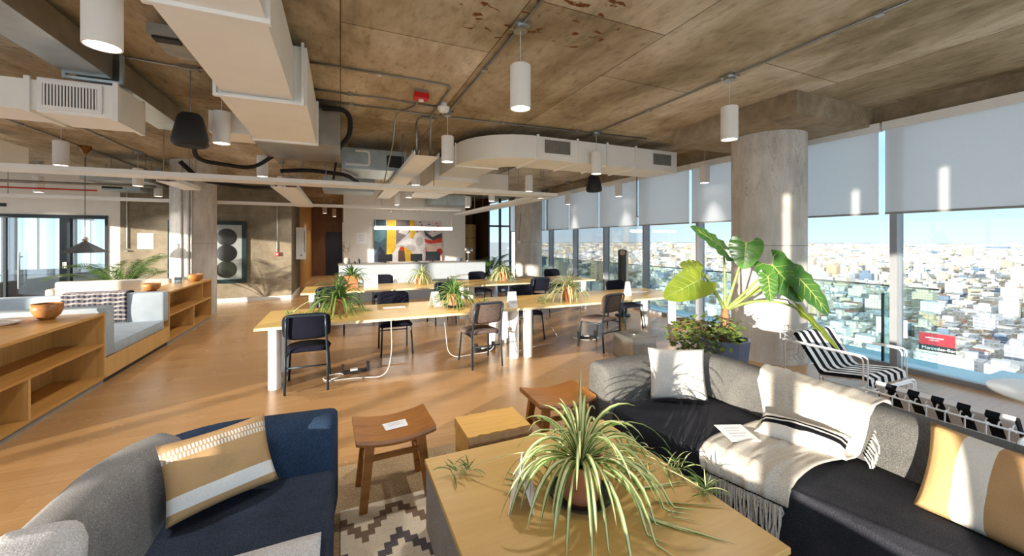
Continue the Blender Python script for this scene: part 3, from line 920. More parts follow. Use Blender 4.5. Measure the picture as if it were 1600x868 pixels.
# ------------------------------------------------------------------ cable trays
def tray(label, x0, x1, y0, y1, z, hangers, th=0.06):
    t = thing('cable_tray', label, 'cable tray')
    m = MB()
    m.box(x0, x1, y0, y1, z, z + 0.006)
    long_x = (x1 - x0) > (y1 - y0)
    if long_x: m.box(x0, x1, y0 - 0.004, y0 + 0.004, z, z + th); m.box(x0, x1, y1 - 0.004, y1 + 0.004, z, z + th)
    else: m.box(x0 - 0.004, x0 + 0.004, y0, y1, z, z + th); m.box(x1 - 0.004, x1 + 0.004, y0, y1, z, z + th)
    m.build('tray_channel', M['white'], t)
    m = MB()
    if long_x:
        n = int((x1 - x0) / 0.09)
        for i in range(n):
            x = x0 + (i + 0.5) * (x1 - x0) / n
            m.box(x - 0.018, x + 0.018, y0 + 0.02, y1 - 0.02, z - 0.001, z - 0.0002)
    else:
        n = int((y1 - y0) / 0.09)
        for i in range(n):
            y = y0 + (i + 0.5) * (y1 - y0) / n
            m.box(x0 + 0.02, x1 - 0.02, y - 0.018, y + 0.018, z - 0.001, z - 0.0002)
    m.build('perforation', M['duct'], t)
    for (x, y) in hangers: m = MB(); m.cyl((x, y, z), (x, y, CZ), 0.006, seg=6); m.build('hanger_rod', M['steel'], t)
    return t
tray('long white cable tray crossing the room before the round column with conduits', -8.8, 3.85, 6.60, 6.98, 2.47, [(-5.2, 6.62), (-2.15, 6.62), (-1.9, 6.96), (-0.2, 6.62), (1.45, 6.62), (3.5, 6.62), (3.75, 6.96), (-7.5, 6.62)])
tray('white cable tray running along the top of the far walls', -8.8, 3.2, 10.95, 11.2, 2.47, [(-6, 11.05), (-3.8, 11.05), (-1, 11.05), (1.0, 11.05), (2.8, 11.05)])
tray('white cable tray going back to the reception along the window side', 3.5, 3.85, 6.99, 12.9, 2.45, [(3.55, 8.3), (3.8, 8.3), (3.55, 10.8), (3.8, 10.8)])
tray('high white cable tray running back left of the rounded duct', 0.88, 1.2, 5.15, 10.9, 2.72, [(0.9, 6.4), (1.18, 6.4), (0.9, 8.4), (1.18, 8.4)])
tray('white cable tray going back toward the passage', -0.98, -0.62, 6.99, 10.94, 2.44, [(-0.96, 8.2), (-0.64, 8.2), (-0.8, 10.0)])
tray('short white cable tray going back beside the round column with conduits', -2.35, -2.12, 6.99, 8.0, 2.44, [(-2.24, 7.9)])

# ------------------------------------------------------------------ conduits
def conduit(label, pts, r=0.012, clips=(), mat='steel', name='conduit_pipe', rr=0.12):
    t = thing(name, label, 'conduit')
    m = MB(); m.tube(rounded(pts, rr), r, 8); m.build('pipe', M[mat], t, smooth=True)
    if clips:
        for c in clips: m = MB(); m.cbox(c, (0.05, 0.05, 0.03)); m.build('clip', M['galv'], t)
    return t
ZC = 3.28
conduit('steel conduit along the slab above the stools and the second lamp row', [(3.62, -1.0, ZC), (3.62, 9.6, ZC)], clips=[(3.62, 1.55, ZC), (3.62, 3.9, ZC), (3.62, 6.2, ZC)])
conduit('steel conduit along the slab over the third lamp row', [(1.28, -1.0, ZC), (1.28, 5.1, ZC)], clips=[(1.28, 1.6, ZC), (1.28, 3.6, ZC)])
conduit('steel conduit crossing the slab nearest, bending down to the high tray', [(-0.36, 4.1, ZC), (1.10, 4.13, ZC), (1.10, 5.2, ZC), (1.10, 5.24, 2.73)], clips=[(0.35, 4.12, ZC)])
conduit('middle steel conduit crossing the slab from the big white duct', [(-0.28, 4.82, ZC), (1.2, 4.84, ZC)], clips=[(0.1, 4.82, ZC)])
conduit('long steel conduit crossing the slab from the big white duct to the column panel', [(-0.29, 5.18, ZC), (1.3, 5.2, ZC), (4.6, 5.0, ZC)], clips=[(0.12, 5.18, ZC), (2.1, 5.15, ZC), (3.3, 5.08, ZC)])
conduit('steel conduit pair member dropping to the high tray, left one', [(1.2, 5.32, ZC), (0.93, 5.32, ZC), (0.93, 5.26, 2.73)], r=0.014)
conduit('thin steel conduit looping down from the red alarm to the tray below', [(0.84, 4.5, 3.26), (0.84, 4.95, ZC), (0.66, 5.3, ZC), (0.64, 5.4, 2.9), (0.64, 6.7, 2.5)], r=0.010)
conduit('steel conduit over the galvanised duct, crossing the slab', [(-1.98, 4.62, ZC), (-1.5, 4.72, ZC), (-1.1, 4.7, ZC)], rr=0.2)
conduit('steel conduit over the fourth lamp row behind the duct', [(-1.15, 0.5, ZC), (-1.15, 4.5, ZC)], clips=[(-1.15, 2.0, ZC), (-1.15, 3.4, ZC)])
conduit('steel conduit along the slab over the fifth lamp row', [(-3.5, 5.1, ZC), (-3.5, 11.5, ZC)], clips=[(-3.5, 6.0, ZC), (-3.5, 8.4, ZC)])
conduit('steel conduit next to the fifth lamp row, toward the glass office', [(-4.2, 5.1, ZC), (-4.2, 12.0, ZC)], clips=[(-4.2, 6.6, ZC), (-4.2, 8.0, ZC)])
conduit('steel conduit on the slab beyond the rounded duct', [(2.6, 7.0, ZC), (6.1, 7.0, ZC)], clips=[(5.0, 7.0, ZC)])
conduit('conduit dropping down the concrete wall to a white socket', [(-4.70, YW - 0.02, 2.9), (-4.70, YW - 0.02, 1.42)], clips=[(-4.70, YW - 0.03, 1.36)], mat='cable')
conduit('white conduit dropping down the concrete wall to the red call point', [(-1.58, YW - 0.02, 2.6), (-1.58, YW - 0.02, 1.3)], mat='cable')
conduit('conduit dropping down the far window column to a white socket', [(5.33, 11.46, 2.5), (5.28, 11.5, 1.62)], mat='steel', r=0.008)
conduit('thin rod with a knob hanging before the window blinds', [(5.98, 6.8, 3.28), (5.98, 6.8, 2.15)], r=0.012, clips=[(5.98, 6.8, 2.14)])
conduit('thin rod hanging before the farthest window blind', [(6.05, 11.0, 3.28), (6.05, 11.0, 2.0)], r=0.012, clips=[(6.05, 11.0, 1.98)])
conduit('red fire pipe under the slab above the glass office', [(-8.9, 10.6, 2.62), (-4.5, 10.6, 2.62)], r=0.015, mat='red')
conduit('grey steel pipe under the slab beside the red fire pipe', [(-8.9, 10.4, 2.72), (-3.5, 10.4, 2.72)], r=0.025)
# black insulated hoses
for lb, pts, r_ in (('black insulated hose curling from the big duct box', [(-0.2, 5.2, 3.2), (0.1, 5.2, 3.22), (0.12, 5.3, 2.95), (0.0, 5.6, 2.85)], 0.03),
                    ('black insulated hose hanging below the round black speaker', [(-1.36, 4.95, 2.80), (-1.55, 5.6, 2.72), (-1.62, 5.95, 2.60), (-1.13, 6.5, 2.62), (-0.85, 6.3, 2.79)], 0.026),
                    ('black insulated hose sagging above the tray near the conduit column', [(-2.3, 7.7, 2.85), (-2.1, 7.9, 2.6), (-1.6, 8.8, 2.62), (-1.2, 9.4, 2.7)], 0.035),
                    ('black insulated hose running over the tray to the passage', [(-0.9, 7.4, 2.75), (-0.5, 7.4, 2.8), (0.1, 7.3, 2.74), (0.3, 8.0, 2.72)], 0.035),
                    ('black cable bundle tied to the fan coil box', [(0.05, 6.9, 3.2), (-0.05, 6.7, 2.95), (-0.1, 6.66, 2.56)], 0.016)):
    t = thing('insulated_hose', lb, 'hose'); m = MB(); m.tube(rounded(pts, 0.2, 8), r_, 10); m.build('hose', M['blackfoam'], t, smooth=True)

# ------------------------------------------------------------------ devices on the ceiling and walls
def speaker(label, x, y, zb):
    t = thing('hanging_speaker', label, 'speaker', (x, y, zb))
    m = MB(); m.lathe([(0.0, 0.0), (0.13, 0.0), (0.148, 0.02), (0.148, 0.06), (0.102, 0.28), (0.075, 0.31), (0.0, 0.315)], seg=32); m.build('speaker_body', M['black'], t, angle=35)
    m = MB(); m.lathe([(0.0, 0.003), (0.12, 0.003), (0.12, -0.004), (0.0, -0.004)], seg=28); m.build('speaker_grille', M['blackfoam'], t)
    h = CZ - zb
    m = MB(); m.tube([(0, 0, 0.30), (0, 0, h)], 0.005, 6); m.cbox((0, 0, h - 0.02), (0.14, 0.1, 0.04)); m.build('hanger', M['steel'], t)
    return t
speaker('round black bucket speaker hanging beside the big white duct', -1.33, 4.72, 2.53)
speaker('small round black bucket speaker hanging near the window blinds', 4.36, 6.12, 2.53)
t = thing('fire_alarm_sounder', 'red fire alarm sounder on the slab above the front table', 'alarm', (0.83, 4.44, 3.2))
m = MB(); m.cbox((0, 0, 0.03), (0.16, 0.12, 0.07), bev=0.008); m.build('alarm_body', M['red'], t)
m = MB(); m.cbox((0, 0, 0.08), (0.13, 0.1, 0.05)); m.build('back_box', M['galv'], t)
m = MB(); m.lathe([(0, -0.03), (0.03, -0.02), (0.03, 0.0)], seg=16); m.build('beacon_lens', M['white'], t)
t = thing('smoke_detector', 'round white smoke detector on the slab beside the pendant over the front table', 'smoke detector', (1.16, 4.74, 3.19))
m = MB(); m.lathe([(0.0, 0.0), (0.05, 0.0), (0.07, 0.03), (0.075, 0.06), (0.04, 0.075), (0.04, 0.11)], seg=28); m.build('detector_body', M['white'], t, angle=40)
t = thing('ceiling_projector_mount', 'grey slotted device on the slab left of the big white duct', 'ceiling device', (-1.2, 4.0, 3.12))
B('device_body', M['fascia'], t, (-0.1, 0.1, -0.3, 0.1, 0.02, 0.10)); B('device_slot', M['black'], t, (-0.08, 0.08, -0.28, -0.2, 0.0, 0.02)); B('device_bracket', M['galv'], t, (-0.06, 0.06, 0.1, 0.2, 0.05, 0.18))
t = thing('emergency_light', 'small white emergency light on the slab above the oak shelving', 'emergency light', (-4.0, 6.9, 3.19))
B('lamp_box', M['white'], t, (-0.14, 0.14, -0.05, 0.05, 0.0, 0.07)); B('lamp_base', M['galv'], t, (-0.12, 0.12, -0.04, 0.04, 0.07, 0.11))
t = thing('fire_call_point', 'small red fire call point on the concrete wall', 'fire alarm button', (-1.58, YW - 0.05, 1.2))
m = MB(); m.cbox((0, 0.02, 0.04), (0.10, 0.05, 0.10), bev=0.008); m.build('call_point_box', M['red'], t)
m = MB(); m.cbox((0, -0.007, 0.04), (0.045, 0.006, 0.045)); m.build('press_plate', M['white'], t)
t = thing('wall_cabinet', 'white wall cabinet with a round lock at the mouth of the passage', 'cabinet', (-1.1, 13.3, 1.05))
B('cabinet_box', M['white'], t, (-0.12, 0.14, 0, 0.3, 0, 0.95)); m = MB(); m.cyl((0.02, -0.012, 0.12), (0.02, 0.0, 0.12), 0.03, seg=16); m.build('lock', M['steel'], t)
B('side_slot', M['black'], t, (0.10, 0.115, -0.004, 0, 0.2, 0.85))
def paper_sheet(name, label, T, w_, h_, cat='paper', lines=4):
    t = thing(name, label, cat); t.matrix_world = T
    m = MB(); m.box(-w_ / 2, w_ / 2, -h_ / 2, h_ / 2, 0, 0.0015); m.build('sheet', M['paper'], t)
    if lines:
        m = MB()
        for i in range(lines):
            y = h_ * (0.28 - 0.16 * i)
            m.box(-w_ * 0.3, w_ * (0.3 - 0.12 * (i % 2)), y - h_ * 0.012, y + h_ * 0.012, 0.0015, 0.0019)
        m.build('printed_lines', M['ink'], t)
    return t
UPR = Matrix.Rotation(R(90), 4, 'X')
paper_sheet('wall_notice', 'white paper notice on the concrete wall above the palm', Matrix.Translation((-4.36, YW - 0.002, 1.60)) @ UPR, 0.30, 0.38, 'notice', 0)
paper_sheet('wall_notice', 'pale notices taped to the white reception wall', Matrix.Translation((0.62, 13.498, 1.68)) @ UPR, 0.3, 0.36, 'notice', 4)
t = thing('card_slot', 'small black sign strip on the white wall above the glass office', 'sign', (-6.83, YW - 0.02, 2.36)); B('plate', M['black'], t, (-0.2, 0.1, 0, 0.02, 0, 0.07))
t = thing('wall_socket', 'small white socket on the far window column', 'socket', (5.27, 11.49, 1.52)); m = MB(); m.cbox((0, -0.02, 0.04), (0.1, 0.04, 0.09)); m.build('socket_box', M['white'], t)
t = thing('track_spotlights', 'three little spotlights on the reception wall above the painting', 'spotlight', (1.95, 13.3, 2.55))
for i, x in enumerate((-0.45, 0.0, 0.45)):
    m = MB(); m.cyl((x, 0, 0), (x, 0.08, 0.09), 0.04, 0.05, seg=14); m.tube([(x, 0.04, 0.06), (x, 0.2, 0.12)], 0.012, 6); m.build('spotlight', M['white'], t, angle=40)
# framed print of stacked circles
def framed(label, x0, x1, z0, z1, circles):
    t = thing('framed_print', label, 'picture', ((x0 + x1) / 2, YW, z0))
    hw = (x1 - x0) / 2; h = z1 - z0
    B('picture_frame', M['artframe'], t, (-hw, hw, -0.05, 0, 0, 0.1), (-hw, hw, -0.05, 0, h - 0.1, h), (-hw, -hw + 0.1, -0.05, 0, 0.1, h - 0.1), (hw - 0.1, hw, -0.05, 0, 0.1, h - 0.1))
    p = B('print_sheet', M['chalk'], t, (-hw + 0.1, hw - 0.1, -0.02, 0, 0.1, h - 0.1))
    if circles:
        for i, (dz, mt) in enumerate(((0.0, 'black'), (-0.42, 'screen'), (-0.84, 'artgreen'))):
            m = MB(); m.cyl((0.05, -0.021, h * 0.74 + dz), (0.05, -0.0235, h * 0.74 + dz), 0.225, seg=48); m.build('circle', M[mt], p)
    B('print_glass', M['clear_glass'], t, (-hw + 0.1, hw - 0.1, -0.032, -0.030, 0.1, h - 0.1))
framed('large teal-framed print of three stacked dark circles on concrete', -3.25, -2.28, 0.5, 2.12, True)
framed('large dark-framed print mostly hidden behind the palm and round column', -3.92, -3.42, 0.5, 2.12, False)

# ------------------------------------------------------------------ oak shelving and booth along the left
XF = -2.44
def shelf_unit(label, y0, y1, dividers, top=0.80, depth=0.42, back=0.5):
    t = thing('low_bookcase', label, 'bookcase', (XF, y0, 0))
    L = y1 - y0; th = 0.028
    B('top_board', M['oak_flat'], t, (-depth - back, 0, 0, L, top - th, top))
    B('bottom_board', M['oak_flat'], t, (-depth, -0.004, 0, L, 0.055, 0.055 + th))
    B('plinth', M['fascia'], t, (-depth, -0.02, 0, L, 0.0, 0.055))
    B('side_panel', M['oak'], t, (-depth, 0, 0, th, 0.055 + th, top - th))
    B('side_panel', M['oak'], t, (-depth, 0, L - th, L, 0.055 + th, top - th))
    B('back_panel', M['oak'], t, (-depth - 0.02, -depth, 0, L, 0.0, top - th))
    B('shelf_board', M['oak_flat'], t, (-depth, -0.002, th, L - th, 0.43, 0.43 + th))
    for (yy, lower) in dividers:
        z0, z1 = (0.055 + th, 0.43) if lower else (0.43 + th, top - th)
        B('divider', M['oak'], t, (-depth, -0.004, yy - y0 - th / 2, yy - y0 + th / 2, z0, z1))
    return t
shelf_unit('long oak bookcase with open shelves and two wood-grained ends, nearest the left sofa', 4.32, 5.92, [(4.74, True)])
shelf_unit('oak bookcase between the booth and the round column with conduits', 7.71, 9.92, [(8.86, True), (9.35, False)], top=0.82, back=0.02)

bt = thing('booth_seat', 'pale blue upholstered booth on an oak base between the two bookcases', 'bench', (XF, 5.92, 0))
B('base_panel', M['oak'], bt, (-1.9, 0, 0.0, 1.79, 0.06, 0.28)); B('plinth', M['black'], bt, (-1.88, -0.03, 0.0, 1.79, 0, 0.06))
m = MB(); m.box(-1.9, 0.0, 0.2, 1.62, 0.28, 0.415, bev=0.025); m.build('seat_cushion', M['booth'], bt, angle=40)
m = MB(); m.box(-1.9, 0.0, 0.005, 0.21, 0.285, 0.86, bev=0.03); m.build('back_cushion', M['booth'], bt, angle=40)
m = MB(); m.box(-1.9, 0.0, 1.60, 1.785, 0.38, 0.84, bev=0.03); m.build('back_cushion', M['booth'], bt, angle=40)
t = thing('upholstered_bench', 'off-white high-backed bench behind the booth, under the palm', 'bench', (-4.3, 9.3, 0))
m = MB(); m.box(-0.2, 1.36, 0, 0.16, 0.05, 0.90, bev=0.03); m.build('back_cushion', M['booth_white'], t, angle=40)
m = MB(); m.box(-0.2, 1.36, 0.16, 0.75, 0.1, 0.44, bev=0.03); m.build('seat_cushion', M['booth_white'], t, angle=40)
m = MB(); m.box(-0.32, -0.2, 0, 0.75, 0.05, 0.78, bev=0.03); m.build('arm_cushion', M['booth_white'], t, angle=40)
# checked blanket over the far booth back
t = thing('checked_blanket', 'dark checked wool blanket hanging over the pale blue booth back', 'blanket', (XF, 7.52, 0))
P = []
for i in range(25):
    x = -1.12 + 0.70 * i / 24; r = []
    for j in range(22):
        s = j / 21.0
        wv = 0.006 * math.sin(i * 1.1 + j * 0.4)
        if s < 0.2: r.append((x, 0.21 - 0.01, 0.62 + 0.24 * s / 0.2 - 0.0))
        elif s < 0.42: r.append((x, 0.20 - 0.21 * (s - 0.2) / 0.22, 0.862 + 0.012 * math.sin((s - 0.2) / 0.22 * math.pi)))
        else: r.append((x, -0.018 + wv - 0.004, 0.86 - 0.40 * (s - 0.42) / 0.58))
    P.append(r)
m = MB(); m.grid(P); m.build('blanket_cloth', M['blanket'], t, smooth=True, solid=0.012)
m = MB(); rr = random.Random(2)
for i in range(46):
    x = -1.12 + 0.70 * i / 45
    m.tube([(x, -0.022, 0.465), (x + rr.uniform(-.01, .01), -0.028, 0.44), (x + rr.uniform(-.015, .015), -0.024, 0.418)], 0.004, 5)
m.build('fringe', M['blanket'], t)

def bowl(label, x, y, z, r, h, sd):
    t = tag(None or empty('wooden_bowl', (x, y, z)), label, 'bowl')
    rg = random.Random(sd); ph = rg.uniform(0, 6)
    wob = lambda a, zz: 1 + 0.05 * math.sin(2 * a + ph) * (zz / h) + 0.03 * math.sin(3 * a + ph)
    prof = [(0.0, 0.004), (r * 0.45, 0.0), (r * 0.8, h * 0.25), (r * 1.0, h * 0.6), (r * 0.98, h), (r * 0.90, h * 1.0), (r * 0.88, h * 0.6), (r * 0.66, h * 0.28), (0.0, h * 0.16)]
    m = MB(); m.lathe(prof, seg=36, wob=wob); m.build('bowl_body', M['bowl'], t, smooth=True)
    return t
bowl('olive-wood bowl with dark grain on the nearest oak bookcase', -2.79, 5.66, 0.80, 0.112, 0.165, 1)
bowl('olive-wood bowl on the oak bookcase just past the booth', -2.74, 7.96, 0.82, 0.115, 0.12, 2)
bowl('small round olive-wood pot on the bookcase end by the round column', -2.60, 9.50, 0.82, 0.125, 0.14, 3)
t = thing('glass_tumbler', 'clear water glass on the bookcase beside the round column', 'glass', (-2.70, 8.95, 0.82)); m = MB(); m.lathe([(0, 0.002), (0.05, 0), (0.06, 0.13), (0.055, 0.13), (0.046, 0.01), (0, 0.01)], seg=24); m.build('tumbler', M['glass_office'], t, angle=40)
t = thing('white_dish', 'flat white dish on the nearest oak bookcase', 'plate', (-3.02, 5.45, 0.80)); m = MB(); m.lathe([(0, 0.004), (0.1, 0), (0.17, 0.035), (0.165, 0.042), (0.1, 0.012), (0, 0.012)], seg=36); m.build('dish', M['white'], t, smooth=True)
t = thing('magazine', 'white and black magazine lying open on the booth seat edge', 'magazine', (-3.4, 5.55, 0.80))
B('cover_page', M['paper'], t, (-0.2, 0.0, -0.1, 0.2, 0, 0.012)); B('dark_page', M['screen'], t, (0.0, 0.15, -0.1, 0.2, 0, 0.012))

# ------------------------------------------------------------------ long worktables
def worktable(label, x0, x1, y0, y1, zt, legs, legstyle='round'):
    t = thing('long_worktable', label, 'table', (x0, y0, 0))
    n = 2; L = (x1 - x0) / n
    for i in range(n):
        tp = B('table_top', M['table'], t, (i * L + 0.002, (i + 1) * L - 0.002, 0, y1 - y0, zt - 0.03, zt))
        B('top_edge', M['edge'], tp, (i * L + 0.002, (i + 1) * L - 0.002, -0.004, 0, zt - 0.03, zt - 0.002))
    for (x, y) in legs:
        m = MB(); m.cyl((x - x0, y - y0, 0), (x - x0, y - y0, zt - 0.03), 0.065, seg=24); m.build('leg', M['white'], t, angle=40)
    B('under_beam', M['white'], t, (0.2, x1 - x0 - 0.2, (y1 - y0) / 2 - 0.03, (y1 - y0) / 2 + 0.03, zt - 0.10, zt - 0.03))
    return t
ZT = 0.69
worktable('front long maple worktable on thick white legs', -0.84, 5.42, 4.86, 5.98, ZT, [(-0.66, 4.97), (-0.63, 5.60), (2.20, 4.95), (2.40, 4.93), (2.20, 5.75), (2.40, 5.75), (5.22, 5.06), (5.24, 5.75)])
worktable('second long maple worktable, beyond the front one', -0.64, 5.55, 7.72, 8.82, ZT, [(-0.45, 7.85), (-0.40, 8.6), (2.3, 7.82), (2.5, 7.82), (2.3, 8.6), (2.5, 8.6), (5.3, 7.85), (5.3, 8.6)])
# low white tables by the counter
t = thing('white_side_table', 'small white table with thin legs in front of the reception counter, left one', 'table', (0.8, 9.8, 0))
B('table_top', M['white'], t, (-0.45, 0.45, -0.25, 0.25, 0.68, 0.71))
for sx_ in (-1, 1):
    for sy_ in (-1, 1): B('leg', M['steel'], t, (sx_ * 0.41 - 0.012, sx_ * 0.41 + 0.012, sy_ * 0.21 - 0.012, sy_ * 0.21 + 0.012, 0, 0.68))
t2 = copy_tree(t); t2.location = (3.0, 9.9, 0); t2['label'] = 'small white table with thin legs in front of the reception counter, right one'

# ------------------------------------------------------------------ chairs
def make_chair(fab, leg):
    """faces +Y; rear legs rise to carry the padded back"""
    t = thing('upholstered_chair', 'x', 'chair')
    def seat(m):
        n = 16; 
        for s in (1, -1):
            P = []
            for i in range(n + 1):
                u = -1 + 2 * i / n; r = []
                for j in range(n + 1):
                    v = -1 + 2 * j / n
                    # squircle footprint
                    x, y = u, v
                    k_ = (1 - 0.5 * (abs(u) ** 6) * (abs(v) ** 6) * 0.45)
                    e_ = max(0, (1 - abs(u) ** 6) * (1 - abs(v) ** 6)) ** 0.35
                    z = 0.43 + (0.034 * e_ if s > 0 else -0.026 * e_) - 0.05 * (u * u) * (0.35 + 0.25 * v) * (1 if s > 0 else 1)
                    r.append((0.225 * x * k_ * (1 + 0.06 * v), 0.22 * y * k_ + 0.02, z + 0.02 * (1 - v) * 0.2))
                P.append(r if s > 0 else r[::-1])
            m.grid(P)
    m = MB(); seat(m); m.build('seat', fab, t, smooth=True)
    m = MB()
    n = 14
    for s in (1, -1):
        P = []
        for i in range(n + 1):
            u = -1 + 2 * i / n; r = []
            for j in range(n + 1):
                v = -1 + 2 * j / n
                e_ = max(0, (1 - abs(u) ** 5) * (1 - abs(v) ** 5)) ** 0.4
                k_ = 1 - 0.16 * (abs(u) ** 4) * (abs(v) ** 4)
                y = -0.215 - 0.12 * (0.5 + 0.5 * v) * 0.55 + 0.035 * u * u + s * 0.022 * e_
                r.append((0.232 * u * k_, y, 0.705 + 0.145 * v * k_))
            P.append(r if s > 0 else r[::-1])
        m.grid(P)
    m.build('backrest', fab, t, smooth=True)
    # hooped rear frame: legs up to the back
    for s in (-1, 1):
        m = MB(); m.tube(rounded([(s * 0.205, -0.24, 0.0), (s * 0.20, -0.205, 0.40), (s * 0.19, -0.245, 0.60), (s * 0.185, -0.30, 0.80)], 0.08), 0.0125, 8); m.build('leg', leg, t, smooth=True)
        m = MB(); m.tube(rounded([(s * 0.215, 0.25, 0.0), (s * 0.195, 0.20, 0.40), (s * 0.19, -0.2, 0.395)], 0.05), 0.0125, 8); m.build('leg', leg, t, smooth=True)
    m = MB(); m.tube(rounded([(-0.185, -0.30, 0.80), (-0.180, -0.292, 0.825), (0.180, -0.292, 0.825), (0.185, -0.30, 0.80)], 0.03), 0.0125, 8); m.build('back_hoop', leg, t, smooth=True)
    m = MB(); m.tube([(-0.2, -0.208, 0.27), (0.2, -0.208, 0.27)], 0.009, 8); m.build('crossbar', leg, t, smooth=True)
    m = MB(); m.tube([(-0.19, 0.19, 0.40), (0.19, 0.19, 0.40)], 0.009, 8); m.build('seat_rail', leg, t, smooth=True)
    return t
cn = make_chair(M['chair_navy'], M['chair_leg'])
cb = make_chair(M['chair_sunlit'], M['chair_leg'])
CH = [('n', -0.33, 4.93, 0, 'black padded chair on the near side of the front worktable, at its left end'),
      ('n', 0.73, 5.93, 180, 'black padded chair behind the front worktable, facing it beside the white cable'),
      ('b', 1.70, 4.92, 3, 'black chair painted sunlit-taupe before the front worktable, just left of the paired white legs'),
      ('n', 2.86, 5.92, 176, 'black padded chair behind the front worktable, right of the paired white legs'),
      ('b', 3.60, 4.90, 14, 'black chair painted sunlit-taupe on the near side of the front worktable, toward its window end'),
      ('n', 4.86, 5.86, 184, 'dark padded chair behind the front worktable, by the windows'),
      ('n', -0.15, 7.50, 0, 'black padded chair on the near side of the second worktable, at its left end'),
      ('n', 1.82, 7.58, 6, 'black padded chair on the near side of the second worktable, near its middle'),
      ('n', 3.88, 7.54, -4, 'black padded chair on the near side of the second worktable, toward the windows'),
      ('n', 0.86, 8.98, 180, 'black padded chair behind the second worktable, left one'),
      ('n', 3.1, 8.98, 183, 'black padded chair behind the second worktable, middle one'),
      ('n', 5.2, 9.0, 178, 'black padded chair behind the second worktable, at the windows')]
used = {'n': False, 'b': False}
for (c, x, y, rz, lb) in CH:
    src = cn if c == 'n' else cb
    o = src if not used[c] else copy_tree(src)
    used[c] = True
    o.location = (x, y, 0); o.rotation_euler = (0, 0, R(rz)); o['label'] = lb; o['group'] = 'padded chairs at the long worktables'

# ------------------------------------------------------------------ spider plants
def blade(m, base, az, el, L, w_, floor_z, rg, sag=1.0, mg=0, mc=1, n=10):
    p = Vector(base); d = Vector((math.cos(az) * math.cos(el), math.sin(az) * math.cos(el), math.sin(el)))
    side = Vector((-math.sin(az), math.cos(az), 0))
    st = L / n; rows = []
    tw = rg.uniform(-0.4, 0.4)
    for i in range(n + 1):
        t = i / n
        ww = w_ * (0.55 + 0.9 * t - 0.2 * t * t) * (1 - t ** 3) + 0.0006
        up = side.cross(d).normalized()
        s2 = (side * math.cos(tw) + up * math.sin(tw))
        fold = up * ww * 0.28
        rows.append([p - s2 * ww + fold, p - s2 * ww * 0.56, p + s2 * ww * 0.56, p + s2 * ww + fold])
        d = d + Vector((0, 0, -1)) * sag * st * (1.6 + 2.8 * t) + side * rg.uniform(-0.03, 0.03)
        d.normalize()
        q_ = p + d * st
        if q_.z < floor_z + 0.006:
            q_.z = floor_z + 0.006 + rg.uniform(0, 0.004)
            d.z = max(d.z, -0.05); d.normalize()
        p = q_
    o = len(m.v)
    for r in rows: m.v.extend(r)
    for i in range(n):
        for j in range(3):
            a = o + i * 4 + j
            m.f.append([a, a + 1, a + 5, a + 4]); m.m.append(mc if j == 1 else mg)

